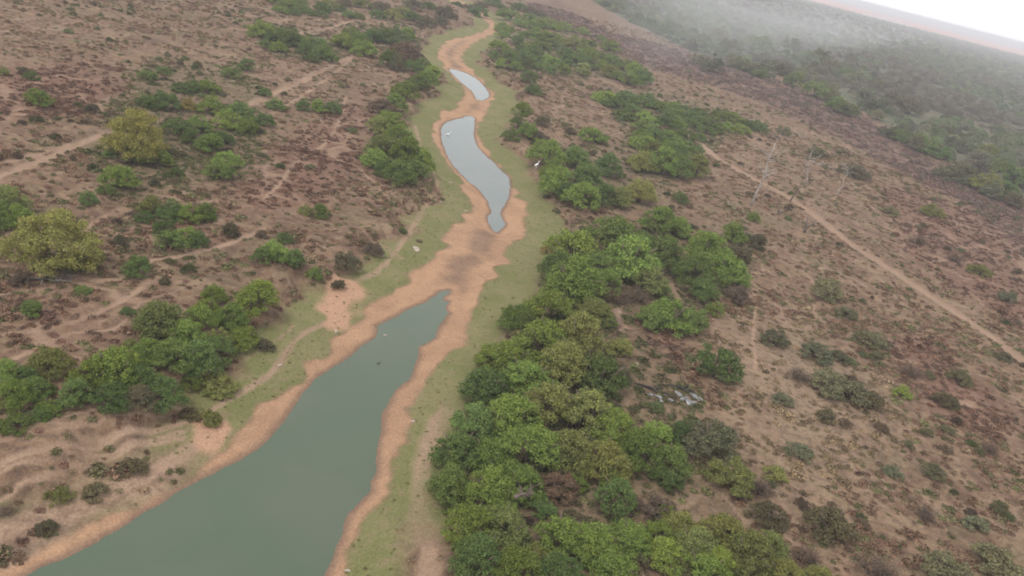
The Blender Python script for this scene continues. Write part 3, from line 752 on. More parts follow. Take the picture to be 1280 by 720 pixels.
(18.92,60.21,5.48,'s','B','leftmost greyish green bush in patch below the pale rubble','bushes below the pale rubble'),
(27.5,63.63,2.82,'s','L','rightmost greyish green bush in patch below the pale rubble','bushes below the pale rubble'),
(20.11,55.81,4.03,'o','B','leftmost olive green bush in patch below the pale rubble','bushes below the pale rubble'),
(24.44,58.85,2.65,'o','L','rightmost olive green bush in patch below the pale rubble','bushes below the pale rubble'),
(22.55,56.12,2.88,'d','D','the only dry brown leafless shrub in patch below the pale rubble','bushes below the pale rubble'),
(16.82,60.87,3.09,'m','B','the only deep green bush in patch below the pale rubble','bushes below the pale rubble'),
(6.2,94.76,8.51,'g','T','leftmost bright green tree in round thicket above the big one','trees of the round right bank thicket'),
(10.1,87.97,4.46,'g','T','second bright green tree from left in round thicket above the big one','trees of the round right bank thicket'),
(13.14,94.92,8.06,'g','T','third bright green tree from left in round thicket above the big one','trees of the round right bank thicket'),
(18.0,114.41,5.88,'g','T','fourth bright green tree from left in round thicket above the big one','trees of the round right bank thicket'),
(21.09,116.44,4.84,'g','T','fifth bright green tree from left in round thicket above the big one','trees of the round right bank thicket'),
(23.74,105.57,7.55,'g','T','sixth bright green tree from left in round thicket above the big one','trees of the round right bank thicket'),
(26.01,102.4,6.59,'g','T','rightmost bright green tree in round thicket above the big one','trees of the round right bank thicket'),
(3.1,98.84,1.97,'y','B','the only yellowish bush in round thicket above the big one','trees of the round right bank thicket'),
(4.55,90.44,5.02,'m','T','leftmost deep green tree in round thicket above the big one','trees of the round right bank thicket'),
(8.69,91.28,5.29,'m','T','second deep green tree from left in round thicket above the big one','trees of the round right bank thicket'),
(10.91,102.17,7.58,'m','T','third deep green tree from left in round thicket above the big one','trees of the round right bank thicket'),
(14.53,103.98,5.92,'m','T','fourth deep green tree from left in round thicket above the big one','trees of the round right bank thicket'),
(17.75,102.09,6.58,'m','T','fifth deep green tree from left in round thicket above the big one','trees of the round right bank thicket'),
(21.37,97.97,6.1,'m','T','rightmost deep green tree in round thicket above the big one','trees of the round right bank thicket'),
(15.52,91.83,5.32,'o','T','the only olive green tree in round thicket above the big one','trees of the round right bank thicket'),
(17.28,83.34,6.17,'g','B','leftmost bright green bush in clump right of the big thicket top','bushes right of the big thicket'),
(23.51,90.68,2.79,'g','B','rightmost bright green bush in clump right of the big thicket top','bushes right of the big thicket'),
(15.18,82.25,4.14,'m','B','leftmost deep green bush in clump right of the big thicket top','bushes right of the big thicket'),
(19.88,84.67,4.45,'m','B','second deep green bush from left in clump right of the big thicket top','bushes right of the big thicket'),
(22.39,94.04,4.64,'m','B','rightmost deep green bush in clump right of the big thicket top','bushes right of the big thicket'),
(26.71,96.19,4.06,'d','B','the only dry brown bush in clump right of the big thicket top','bushes right of the big thicket'),
(10.43,79.71,3.31,'d','D','leftmost dry brown leafless shrub in clump right of the big thicket top','bushes right of the big thicket'),
(11.52,86.75,4.11,'d','D','second dry brown leafless shrub from left in clump right of the big thicket top','bushes right of the big thicket'),
(14.21,88.05,3.22,'d','D','rightmost dry brown leafless shrub in clump right of the big thicket top','bushes right of the big thicket'),
(21.15,74.45,5.62,'m','B','deep green bush alone uphill of the pale rubble','bushes right of the big thicket'),
(0.17,135.85,6.85,'g','T','leftmost bright green tree in thicket beside the narrow pool bend','trees beside the narrow pool'),
(1.46,128.91,4.36,'g','T','second bright green tree from left in thicket beside the narrow pool bend','trees beside the narrow pool'),
(2.86,122.82,6.55,'g','T','third bright green tree from left in thicket beside the narrow pool bend','trees beside the narrow pool'),
(6.72,118.27,6.05,'g','T','rightmost bright green tree in thicket beside the narrow pool bend','trees beside the narrow pool'),
(4.59,120.12,4.97,'m','T','leftmost deep green tree in thicket beside the narrow pool bend','trees beside the narrow pool'),
(5.15,139.92,6.03,'m','T','second deep green tree from left in thicket beside the narrow pool bend','trees beside the narrow pool'),
(7.21,129.76,6.57,'m','T','third deep green tree from left in thicket beside the narrow pool bend','trees beside the narrow pool'),
(9.92,122.31,5.35,'m','T','fourth deep green tree from left in thicket beside the narrow pool bend','trees beside the narrow pool'),
(10.73,139.02,6.0,'m','T','rightmost deep green tree in thicket beside the narrow pool bend','trees beside the narrow pool'),
(12.46,123.06,4.78,'o','T','leftmost olive green tree in thicket beside the narrow pool bend','trees beside the narrow pool'),
(15.83,127.74,5.56,'o','T','rightmost olive green tree in thicket beside the narrow pool bend','trees beside the narrow pool'),
(16.94,148.14,6.35,'o','T','leftmost olive green tree in clump at the top of the dirt track','trees at the head of the dirt track'),
(20.12,160.22,5.31,'o','T','second olive green tree from left in clump at the top of the dirt track','trees at the head of the dirt track'),
(27.63,155.0,6.62,'o','T','rightmost olive green tree in clump at the top of the dirt track','trees at the head of the dirt track'),
(20.73,150.02,7.84,'g','T','the only bright green tree in clump at the top of the dirt track','trees at the head of the dirt track'),
(24.29,161.43,5.73,'m','T','leftmost deep green tree in clump at the top of the dirt track','trees at the head of the dirt track'),
(23.98,151.55,6.48,'m','T','rightmost deep green tree in clump at the top of the dirt track','trees at the head of the dirt track'),
(10.74,206.91,7.68,'g','L','leftmost bright green bush in left part of the low green field','low green field bushes'),
(20.4,202.44,4.56,'g','L','second bright green bush from left in left part of the low green field','low green field bushes'),
(20.03,192.45,7.24,'g','L','third bright green bush from left in left part of the low green field','low green field bushes'),
(24.72,215.12,6.85,'g','L','fourth bright green bush from left in left part of the low green field','low green field bushes'),
(29.36,223.77,5.79,'g','L','rightmost bright green bush in left part of the low green field','low green field bushes'),
(13.52,203.23,7.93,'m','L','leftmost deep green bush in left part of the low green field','low green field bushes'),
(15.27,193.29,6.97,'m','L','second deep green bush from left in left part of the low green field','low green field bushes'),
(16.14,214.51,8.04,'m','L','third deep green bush from left in left part of the low green field','low green field bushes'),
(16.92,204.93,5.01,'m','L','fourth deep green bush from left in left part of the low green field','low green field bushes'),
(17.91,211.48,6.04,'m','L','fifth deep green bush from left in left part of the low green field','low green field bushes'),
(21.34,217.14,7.77,'m','L','sixth deep green bush from left in left part of the low green field','low green field bushes'),
(26.52,213.33,4.85,'m','L','seventh deep green bush from left in left part of the low green field','low green field bushes'),
(25.63,198.16,7.63,'m','L','eighth deep green bush from left in left part of the low green field','low green field bushes'),
(27.97,210.11,5.78,'m','L','rightmost deep green bush in left part of the low green field','low green field bushes'),
(18.8,177.07,5.53,'g','L','leftmost bright green bush in near part of the low green field','low green field bushes'),
(18.52,166.74,7.06,'g','L','second bright green bush from left in near part of the low green field','low green field bushes'),
(24.78,182.32,6.04,'g','L','third bright green bush from left in near part of the low green field','low green field bushes'),
(24.72,170.06,6.6,'g','L','fourth bright green bush from left in near part of the low green field','low green field bushes'),
(27.34,199.64,7.08,'g','L','fifth bright green bush from left in near part of the low green field','low green field bushes'),
(26.88,173.46,5.25,'g','L','sixth bright green bush from left in near part of the low green field','low green field bushes'),
(32.51,190.66,4.66,'g','L','rightmost bright green bush in near part of the low green field','low green field bushes'),
(19.25,185.76,6.52,'m','L','leftmost deep green bush in near part of the low green field','low green field bushes'),
(20.83,166.25,5.96,'m','L','second deep green bush from left in near part of the low green field','low green field bushes'),
(21.9,180.3,5.77,'m','L','third deep green bush from left in near part of the low green field','low green field bushes'),
(23.31,175.69,4.3,'m','L','fourth deep green bush from left in near part of the low green field','low green field bushes'),
(28.48,188.16,6.31,'m','L','fifth deep green bush from left in near part of the low green field','low green field bushes'),
(28.76,174.11,7.1,'m','L','sixth deep green bush from left in near part of the low green field','low green field bushes'),
(32.78,205.4,4.93,'m','L','rightmost deep green bush in near part of the low green field','low green field bushes'),
(28.47,203.73,5.67,'g','L','leftmost bright green bush in right part of the low green field','low green field bushes'),
(29.21,212.33,6.47,'g','L','second bright green bush from left in right part of the low green field','low green field bushes'),
(42.33,212.75,5.5,'g','L','third bright green bush from left in right part of the low green field','low green field bushes'),
(44.39,223.02,8.32,'g','L','fourth bright green bush from left in right part of the low green field','low green field bushes'),
(45.29,212.87,6.32,'g','L','rightmost bright green bush in right part of the low green field','low green field bushes'),
(32.36,219.93,7.28,'m','L','leftmost deep green bush in right part of the low green field','low green field bushes'),
(31.82,208.34,7.69,'m','L','second deep green bush from left in right part of the low green field','low green field bushes'),
(35.69,220.17,6.41,'m','L','third deep green bush from left in right part of the low green field','low green field bushes'),
(35.97,211.95,6.93,'m','L','fourth deep green bush from left in right part of the low green field','low green field bushes'),
(35.4,200.74,5.47,'m','L','fifth deep green bush from left in right part of the low green field','low green field bushes'),
(36.94,206.18,7.99,'m','L','sixth deep green bush from left in right part of the low green field','low green field bushes'),
(42.27,229.16,5.71,'m','L','seventh deep green bush from left in right part of the low green field','low green field bushes'),
(48.47,223.2,5.93,'m','L','eighth deep green bush from left in right part of the low green field','low green field bushes'),
(51.9,223.5,6.11,'m','L','rightmost deep green bush in right part of the low green field','low green field bushes'),
(-19.91,228.28,4.58,'m','B','leftmost deep green bush in upstream thicket beside the smallest pool','bushes on the far right bank upstream'),
(-15.19,227.65,6.44,'m','B','second deep green bush from left in upstream thicket beside the smallest pool','bushes on the far right bank upstream'),
(-17.23,267.83,6.36,'m','B','third deep green bush from left in upstream thicket beside the smallest pool','bushes on the far right bank upstream'),
(-14.44,251.29,5.17,'m','B','fourth deep green bush from left in upstream thicket beside the smallest pool','bushes on the far right bank upstream'),
(-11.93,234.09,7.75,'m','B','fifth deep green bush from left in upstream thicket beside the smallest pool','bushes on the far right bank upstream'),
(-10.67,228.42,5.54,'m','B','sixth deep green bush from left in upstream thicket beside the smallest pool','bushes on the far right bank upstream'),
(-11.9,253.36,5.04,'m','B','rightmost deep green bush in upstream thicket beside the smallest pool','bushes on the far right bank upstream'),
(-20.34,244.12,6.43,'g','B','leftmost bright green bush in upstream thicket beside the smallest pool','bushes on the far right bank upstream'),
(-16.66,218.81,4.61,'g','B','second bright green bush from left in upstream thicket beside the smallest pool','bushes on the far right bank upstream'),
(-12.97,218.36,4.28,'g','B','rightmost bright green bush in upstream thicket beside the smallest pool','bushes on the far right bank upstream'),
(-10.63,243.15,7.33,'m','B','leftmost deep green bush in middle of the upstream thicket','bushes on the far right bank upstream'),
(-4.27,228.4,4.51,'m','B','second deep green bush from left in middle of the upstream thicket','bushes on the far right bank upstream'),
(-5.65,277.6,5.72,'m','B','third deep green bush from left in middle of the upstream thicket','bushes on the far right bank upstream'),
(-2.11,256.46,8.76,'m','B','fourth deep green bush from left in middle of the upstream thicket','bushes on the far right bank upstream'),
(2.22,252.9,8.68,'m','B','fifth deep green bush from left in middle of the upstream thicket','bushes on the far right bank upstream'),
(2.13,274.4,6.43,'m','B','sixth deep green bush from left in middle of the upstream thicket','bushes on the far right bank upstream'),
(5.21,255.27,7.94,'m','B','rightmost deep green bush in middle of the upstream thicket','bushes on the far right bank upstream'),
(-6.99,230.28,5.28,'g','B','leftmost bright green bush in middle of the upstream thicket','bushes on the far right bank upstream'),
(-9.1,261.28,8.26,'g','B','second bright green bush from left in middle of the upstream thicket','bushes on the far right bank upstream'),
(-5.71,241.15,6.44,'g','B','third bright green bush from left in middle of the upstream thicket','bushes on the far right bank upstream'),
(-2.46,242.9,5.37,'g','B','fourth bright green bush from left in middle of the upstream thicket','bushes on the far right bank upstream'),
(-0.52,232.36,4.52,'g','B','rightmost bright green bush in middle of the upstream thicket','bushes on the far right bank upstream'),
(-12.1,259.85,8.24,'o','B','leftmost olive green bush in middle of the upstream thicket','bushes on the far right bank upstream'),
(0.06,286.53,9.43,'o','B','second olive green bush from left in middle of the upstream thicket','bushes on the far right bank upstream'),
(3.78,239.6,7.31,'o','B','rightmost olive green bush in middle of the upstream thicket','bushes on the far right bank upstream'),
(2.27,290.43,7.43,'g','B','leftmost bright green bush in right end of the upstream thicket','bushes on the far right bank upstream'),
(5.17,273.75,7.39,'g','B','second bright green bush from left in right end of the upstream thicket','bushes on the far right bank upstream'),
(9.33,262.38,5.27,'g','B','third bright green bush from left in right end of the upstream thicket','bushes on the far right bank upstream'),
(14.4,247.32,5.57,'g','B','fourth bright green bush from left in right end of the upstream thicket','bushes on the far right bank upstream'),
(17.88,243.16,7.65,'g','B','fifth bright green bush from left in right end of the upstream thicket','bushes on the far right bank upstream'),
(19.71,263.83,7.66,'g','B','rightmost bright green bush in right end of the upstream thicket','bushes on the far right bank upstream'),
(5.66,256.51,6.72,'o','B','leftmost olive green bush in right end of the upstream thicket','bushes on the far right bank upstream'),
(7.61,284.89,5.25,'o','B','second olive green bush from left in right end of the upstream thicket','bushes on the far right bank upstream'),
(12.5,249.76,6.88,'o','B','third olive green bush from left in right end of the upstream thicket','bushes on the far right bank upstream'),
(16.53,272.47,7.05,'o','B','rightmost olive green bush in right end of the upstream thicket','bushes on the far right bank upstream'),
(10.98,280.41,6.4,'m','B','leftmost deep green bush in right end of the upstream thicket','bushes on the far right bank upstream'),
(12.53,269.09,8.14,'m','B','second deep green bush from left in right end of the upstream thicket','bushes on the far right bank upstream'),
(21.9,253.03,7.54,'m','B','rightmost deep green bush in right end of the upstream thicket','bushes on the far right bank upstream'),
(-22.71,280.31,7.14,'g','L','leftmost bright green bush in pale green strip above the upstream thicket','bushes on the far right bank upstream'),
(-24.15,297.51,9.24,'g','L','second bright green bush from left in pale green strip above the upstream thicket','bushes on the far right bank upstream'),
(-26.18,328.7,10.18,'g','L','third bright green bush from left in pale green strip above the upstream thicket','bushes on the far right bank upstream'),
(-21.23,315.58,5.9,'g','L','fourth bright green bush from left in pale green strip above the upstream thicket','bushes on the far right bank upstream'),
(-16.41,288.51,6.19,'g','L','fifth bright green bush from left in pale green strip above the upstream thicket','bushes on the far right bank upstream'),
(-19.54,340.81,7.72,'g','L','sixth bright green bush from left in pale green strip above the upstream thicket','bushes on the far right bank upstream'),
(-17.04,314.27,8.2,'g','L','seventh bright green bush from left in pale green strip above the upstream thicket','bushes on the far right bank upstream'),
(-13.34,290.0,8.2,'g','L','eighth bright green bush from left in pale green strip above the upstream thicket','bushes on the far right bank upstream'),
(-12.96,325.64,5.98,'g','L','ninth bright green bush from left in pale green strip above the upstream thicket','bushes on the far right bank upstream'),
(-10.12,293.69,9.33,'g','L','tenth bright green bush from left in pale green strip above the upstream thicket','bushes on the far right bank upstream'),
(-11.84,330.54,10.6,'g','L','eleventh bright green bush from left in pale green strip above the upstream thicket','bushes on the far right bank upstream'),
(-8.72,328.57,6.52,'g','L','twelfth bright green bush from left in pale green strip above the upstream thicket','bushes on the far right bank upstream'),
(-7.0,295.39,8.42,'g','L','thirteenth bright green bush from left in pale green strip above the upstream thicket','bushes on the far right bank upstream'),
(-5.32,338.57,9.24,'g','L','fourteenth bright green bush from left in pale green strip above the upstream thicket','bushes on the far right bank upstream'),
(2.21,340.81,7.09,'g','L','fifteenth bright green bush from left in pale green strip above the upstream thicket','bushes on the far right bank upstream'),
(4.95,309.17,6.8,'g','L','sixteenth bright green bush from left in pale green strip above the upstream thicket','bushes on the far right bank upstream'),
(9.44,336.96,6.11,'g','L','seventeenth bright green bush from left in pale green strip above the upstream thicket','bushes on the far right bank upstream'),
(12.79,310.85,9.29,'g','L','rightmost bright green bush in pale green strip above the upstream thicket','bushes on the far right bank upstream'),
(-47.23,332.52,5.67,'m','L','leftmost deep green bush in dull strip at the top centre','bushes on the far right bank upstream'),
(-37.21,322.76,8.36,'m','L','second deep green bush from left in dull strip at the top centre','bushes on the far right bank upstream'),
(-36.44,359.86,8.82,'m','L','third deep green bush from left in dull strip at the top centre','bushes on the far right bank upstream'),
(-32.97,356.88,6.36,'m','L','fourth deep green bush from left in dull strip at the top centre','bushes on the far right bank upstream'),
(-30.19,343.94,5.81,'m','L','fifth deep green bush from left in dull strip at the top centre','bushes on the far right bank upstream'),
(-26.02,367.07,8.55,'m','L','rightmost deep green bush in dull strip at the top centre','bushes on the far right bank upstream'),
(-41.66,328.14,7.24,'k','L','leftmost dark brownish bush in dull strip at the top centre','bushes on the far right bank upstream'),
(-39.94,347.2,7.36,'k','L','second dark brownish bush from left in dull strip at the top centre','bushes on the far right bank upstream'),
(-20.94,364.64,8.14,'k','L','third dark brownish bush from left in dull strip at the top centre','bushes on the far right bank upstream'),
(-15.99,366.71,6.27,'k','L','rightmost dark brownish bush in dull strip at the top centre','bushes on the far right bank upstream'),
(-7.03,173.63,5.16,'g','B','leftmost bright green bush in column right of the narrow pool','bushes beside the narrow pool'),
(-3.89,150.32,4.69,'g','B','rightmost bright green bush in column right of the narrow pool','bushes beside the narrow pool'),
(-6.86,147.61,4.12,'m','B','leftmost deep green bush in column right of the narrow pool','bushes beside the narrow pool'),
(-6.46,158.77,4.58,'m','B','second deep green bush from left in column right of the narrow pool','bushes beside the narrow pool'),
(-8.42,204.86,5.35,'m','B','third deep green bush from left in column right of the narrow pool','bushes beside the narrow pool'),
(-6.29,193.2,4.64,'m','B','rightmost deep green bush in column right of the narrow pool','bushes beside the narrow pool'),
(-1.71,149.68,4.01,'d','B','the only dry brown bush in column right of the narrow pool','bushes beside the narrow pool'),
(-2.12,164.88,4.01,'k','B','leftmost dark brownish bush in column right of the narrow pool','bushes beside the narrow pool'),
(3.51,164.0,2.91,'k','B','rightmost dark brownish bush in column right of the narrow pool','bushes beside the narrow pool'),
(7.75,161.23,6.65,'g','L','low flat bright green bush alone above the bend thicket','bushes beside the narrow pool'),
(23.13,134.16,3.33,'m','B','deep green bush alone below the track head clump','lone bushes on the right plain'),
(35.47,134.33,2.88,'g','B','small upright bright green bush near the tall dead tree','lone bushes on the right plain'),
(21.06,127.2,2.31,'k','B','small dark bush below the lone deep green one','lone bushes on the right plain'),
(30.49,121.98,3.4,'d','D','brown leafless shrub right of the round thicket','lone bushes on the right plain'),
(33.43,120.07,3.7,'k','B','dull bush beside the brown leafless shrub','lone bushes on the right plain'),
(40.47,106.04,4.91,'s','B','greyish green bush halfway along the dirt track','lone bushes on the right plain'),
(29.78,86.13,3.7,'s','B','greyish green bush alone in the pale right field','lone bushes on the right plain'),
(27.94,72.6,2.4,'s','L','leftmost greyish green bush in loose row across the pale right field','bushes in the pale right field'),
(34.08,85.08,3.86,'s','B','second greyish green bush from left in loose row across the pale right field','bushes in the pale right field'),
(33.83,78.03,4.34,'s','B','third greyish green bush from left in loose row across the pale right field','bushes in the pale right field'),
(37.2,86.56,2.78,'s','L','fourth greyish green bush from left in loose row across the pale right field','bushes in the pale right field'),
(42.13,101.22,3.42,'s','L','fifth greyish green bush from left in loose row across the pale right field','bushes in the pale right field'),
(35.42,77.0,5.41,'s','L','sixth greyish green bush from left in loose row across the pale right field','bushes in the pale right field'),
(42.81,93.35,4.33,'s','L','rightmost greyish green bush in loose row across the pale right field','bushes in the pale right field'),
(30.84,78.86,2.94,'d','D','leftmost dry brown leafless shrub in loose row across the pale right field','bushes in the pale right field'),
(44.37,93.55,2.4,'d','D','rightmost dry brown leafless shrub in loose row across the pale right field','bushes in the pale right field'),
(31.99,71.39,2.55,'k','L','leftmost dark brownish bush in loose row across the pale right field','bushes in the pale right field'),
(37.74,77.08,3.87,'k','L','rightmost dark brownish bush in loose row across the pale right field','bushes in the pale right field'),
(42.61,80.91,2.34,'g','B','the only bright green bush in loose row across the pale right field','bushes in the pale right field'),
(47.7,81.8,3.46,'k','L','leftmost dark brownish bush in scatter near the right edge','bushes near the right edge'),
(61.99,99.43,2.65,'k','L','rightmost dark brownish bush in scatter near the right edge','bushes near the right edge'),
(36.45,64.67,2.18,'s','L','leftmost greyish green bush in scatter near the right edge','bushes near the right edge'),
(40.2,65.66,2.3,'s','B','second greyish green bush from left in scatter near the right edge','bushes near the right edge'),
(52.04,89.05,3.28,'s','L','third greyish green bush from left in scatter near the right edge','bushes near the right edge'),
(41.54,59.41,2.67,'s','L','fourth greyish green bush from left in scatter near the right edge','bushes near the right edge'),
(73.97,125.14,3.41,'s','B','rightmost greyish green bush in scatter near the right edge','bushes near the right edge'),
(45.85,87.43,3.39,'d','D','leftmost dry brown leafless shrub in scatter near the right edge','bushes near the right edge'),
(37.15,58.78,2.04,'d','D','second dry brown leafless shrub from left in scatter near the right edge','bushes near the right edge'),
(48.83,73.2,2.11,'d','D','rightmost dry brown leafless shrub in scatter near the right edge','bushes near the right edge'),
(58.91,225.46,4.88,'s','B','leftmost greyish green bush in scatter right of the dirt track','bushes right of the dirt track'),
(63.5,206.69,6.05,'s','L','second greyish green bush from left in scatter right of the dirt track','bushes right of the dirt track'),
(68.78,165.46,4.55,'s','L','rightmost greyish green bush in scatter right of the dirt track','bushes right of the dirt track'),
(80.62,174.38,5.96,'o','L','leftmost olive green bush in scatter right of the dirt track','bushes right of the dirt track'),
(74.6,136.67,4.46,'o','L','rightmost olive green bush in scatter right of the dirt track','bushes right of the dirt track'),
(67.87,146.92,3.57,'d','D','leftmost dry brown leafless shrub in scatter right of the dirt track','bushes right of the dirt track'),
(72.24,141.05,3.73,'d','D','rightmost dry brown leafless shrub in scatter right of the dirt track','bushes right of the dirt track'),
(69.42,194.34,7.9,'k','L','the only dark brownish bush in scatter right of the dirt track','bushes right of the dirt track'),
(-25.58,132.0,5.72,'g','T','leftmost bright green tree in far half of the left bank row','trees of the left bank row'),
(-27.92,146.08,5.58,'g','T','second bright green tree from left in far half of the left bank row','trees of the left bank row'),
(-28.63,157.71,5.98,'g','T','third bright green tree from left in far half of the left bank row','trees of the left bank row'),
(-27.48,174.21,5.53,'g','T','fourth bright green tree from left in far half of the left bank row','trees of the left bank row'),
(-28.24,182.78,5.14,'g','T','rightmost bright green tree in far half of the left bank row','trees of the left bank row'),
(-28.32,168.47,5.16,'m','T','the only deep green tree in far half of the left bank row','trees of the left bank row'),
(-29.21,141.44,5.08,'d','T','the only dry brown tree in far half of the left bank row','trees of the left bank row'),
(-26.72,129.53,4.07,'o','T','the only olive green tree in far half of the left bank row','trees of the left bank row'),
(-22.98,112.84,4.16,'g','T','leftmost bright green tree in near half of the left bank row','trees of the left bank row'),
(-22.07,123.44,6.29,'g','T','second bright green tree from left in near half of the left bank row','trees of the left bank row'),
(-19.59,116.29,5.96,'g','T','third bright green tree from left in near half of the left bank row','trees of the left bank row'),
(-17.39,116.81,5.14,'g','T','rightmost bright green tree in near half of the left bank row','trees of the left bank row'),
(-22.81,116.56,5.41,'o','T','the only olive green tree in near half of the left bank row','trees of the left bank row'),
(-20.55,110.44,4.08,'m','T','leftmost deep green tree in near half of the left bank row','trees of the left bank row'),
(-18.59,108.52,5.08,'m','T','second deep green tree from left in near half of the left bank row','trees of the left bank row'),
(-17.09,112.37,3.87,'m','T','rightmost deep green tree in near half of the left bank row','trees of the left bank row'),
(-36.36,192.08,9.63,'d','B','the only dry brown bush in brownish clump behind the left bank row','trees of the left bank row'),
(-37.76,184.44,6.87,'m','B','leftmost deep green bush in brownish clump behind the left bank row','trees of the left bank row'),
(-32.72,184.92,4.86,'m','B','second deep green bush from left in brownish clump behind the left bank row','trees of the left bank row'),
(-32.28,191.36,5.85,'m','B','rightmost deep green bush in brownish clump behind the left bank row','trees of the left bank row'),
(-35.71,182.24,4.8,'k','B','the only dark brownish bush in brownish clump behind the left bank row','trees of the left bank row'),
(-50.68,191.81,6.7,'g','B','leftmost bright green bush in long clump near the top left of the river','bushes in the long clump'),
(-52.15,203.82,5.32,'g','B','second bright green bush from left in long clump near the top left of the river','bushes in the long clump'),
(-47.5,193.8,6.77,'g','B','third bright green bush from left in long clump near the top left of the river','bushes in the long clump'),
(-45.05,188.26,6.18,'g','B','fourth bright green bush from left in long clump near the top left of the river','bushes in the long clump'),
(-43.02,221.96,6.48,'g','B','rightmost bright green bush in long clump near the top left of the river','bushes in the long clump'),
(-47.91,206.93,7.19,'m','B','leftmost deep green bush in long clump near the top left of the river','bushes in the long clump'),
(-45.59,210.68,6.4,'m','B','second deep green bush from left in long clump near the top left of the river','bushes in the long clump'),
(-43.25,211.76,7.35,'m','B','rightmost deep green bush in long clump near the top left of the river','bushes in the long clump'),
(-60.39,170.6,3.97,'m','B','leftmost deep green bush in wedge shaped patch on the left plain','bushes in the wedge shaped patch'),
(-62.94,178.67,4.19,'m','B','second deep green bush from left in wedge shaped patch on the left plain','bushes in the wedge shaped patch'),
(-61.92,183.03,5.04,'m','B','third deep green bush from left in wedge shaped patch on the left plain','bushes in the wedge shaped patch'),
(-59.22,179.53,6.16,'m','B','fourth deep green bush from left in wedge shaped patch on the left plain','bushes in the wedge shaped patch'),
(-57.63,180.38,5.71,'m','B','fifth deep green bush from left in wedge shaped patch on the left plain','bushes in the wedge shaped patch'),
(-53.31,174.57,4.84,'m','B','sixth deep green bush from left in wedge shaped patch on the left plain','bushes in the wedge shaped patch'),
(-50.17,169.26,3.58,'m','B','seventh deep green bush from left in wedge shaped patch on the left plain','bushes in the wedge shaped patch'),
(-52.96,181.04,5.5,'m','B','eighth deep green bush from left in wedge shaped patch on the left plain','bushes in the wedge shaped patch'),
(-50.31,174.61,5.79,'m','B','rightmost deep green bush in wedge shaped patch on the left plain','bushes in the wedge shaped patch'),
(-64.99,179.77,6.36,'g','B','leftmost bright green bush in wedge shaped patch on the left plain','bushes in the wedge shaped patch'),
(-58.02,170.79,4.24,'g','B','second bright green bush from left in wedge shaped patch on the left plain','bushes in the wedge shaped patch'),
(-55.81,181.44,4.64,'g','B','third bright green bush from left in wedge shaped patch on the left plain','bushes in the wedge shaped patch'),
(-47.93,172.95,4.24,'g','B','rightmost bright green bush in wedge shaped patch on the left plain','bushes in the wedge shaped patch'),
(-71.36,218.24,4.83,'m','L','leftmost deep green bush in pale green patch at the top edge','bushes at the top edge'),
(-76.24,237.33,5.85,'m','L','second deep green bush from left in pale green patch at the top edge','bushes at the top edge'),
(-71.26,225.65,6.15,'m','L','third deep green bush from left in pale green patch at the top edge','bushes at the top edge'),
(-66.72,225.54,4.68,'m','L','fourth deep green bush from left in pale green patch at the top edge','bushes at the top edge'),
(-69.06,234.12,6.66,'m','L','rightmost deep green bush in pale green patch at the top edge','bushes at the top edge'),
(-80.46,228.44,5.89,'g','L','leftmost bright green bush in pale green patch at the top edge','bushes at the top edge'),
(-73.89,215.82,4.94,'g','L','second bright green bush from left in pale green patch at the top edge','bushes at the top edge'),
(-77.22,225.78,4.23,'g','L','third bright green bush from left in pale green patch at the top edge','bushes at the top edge'),
(-75.45,227.65,5.95,'g','L','fourth bright green bush from left in pale green patch at the top edge','bushes at the top edge'),
(-69.01,224.15,4.28,'g','L','rightmost bright green bush in pale green patch at the top edge','bushes at the top edge'),
(-69.15,257.7,6.15,'k','L','leftmost dark brownish bush in dull scrub strip at top of river','bushes at the top edge'),
(-59.55,263.68,8.43,'k','L','second dark brownish bush from left in dull scrub strip at top of river','bushes at the top edge'),
(-54.78,287.3,8.09,'k','L','third dark brownish bush from left in dull scrub strip at top of river','bushes at the top edge'),
(-43.87,256.39,7.42,'k','L','fourth dark brownish bush from left in dull scrub strip at top of river','bushes at the top edge'),
(-41.43,267.03,5.88,'k','L','fifth dark brownish bush from left in dull scrub strip at top of river','bushes at the top edge'),
(-43.96,288.78,9.32,'k','L','rightmost dark brownish bush in dull scrub strip at top of river','bushes at the top edge'),
(-66.21,242.9,5.02,'m','L','leftmost deep green bush in dull scrub strip at top of river','bushes at the top edge'),
(-62.23,236.8,5.24,'m','L','second deep green bush from left in dull scrub strip at top of river','bushes at the top edge'),
(-56.91,247.55,5.63,'m','L','third deep green bush from left in dull scrub strip at top of river','bushes at the top edge'),
(-48.63,257.93,6.74,'m','L','fourth deep green bush from left in dull scrub strip at top of river','bushes at the top edge'),
(-51.19,296.55,6.83,'m','L','rightmost deep green bush in dull scrub strip at top of river','bushes at the top edge'),
(-69.8,243.62,7.65,'o','L','leftmost olive green bush in dull scrub strip at top of river','bushes at the top edge'),
(-60.16,239.5,4.41,'o','L','second olive green bush from left in dull scrub strip at top of river','bushes at the top edge'),
(-65.16,262.8,6.96,'o','L','third olive green bush from left in dull scrub strip at top of river','bushes at the top edge'),
(-53.71,252.17,7.33,'o','L','fourth olive green bush from left in dull scrub strip at top of river','bushes at the top edge'),
(-53.18,266.23,8.1,'o','L','rightmost olive green bush in dull scrub strip at top of river','bushes at the top edge'),
(-53.83,128.39,4.07,'g','B','leftmost bright green bush in far part of the left plain thicket','bushes of the left plain patch'),
(-48.42,117.2,5.09,'g','B','rightmost bright green bush in far part of the left plain thicket','bushes of the left plain patch'),
(-62.92,126.7,3.16,'m','B','leftmost deep green bush in far part of the left plain thicket','bushes of the left plain patch'),
(-55.49,112.88,3.63,'m','B','second deep green bush from left in far part of the left plain thicket','bushes of the left plain patch'),
(-53.98,113.75,4.44,'m','B','third deep green bush from left in far part of the left plain thicket','bushes of the left plain patch'),
(-62.99,132.03,2.99,'m','B','fourth deep green bush from left in far part of the left plain thicket','bushes of the left plain patch'),
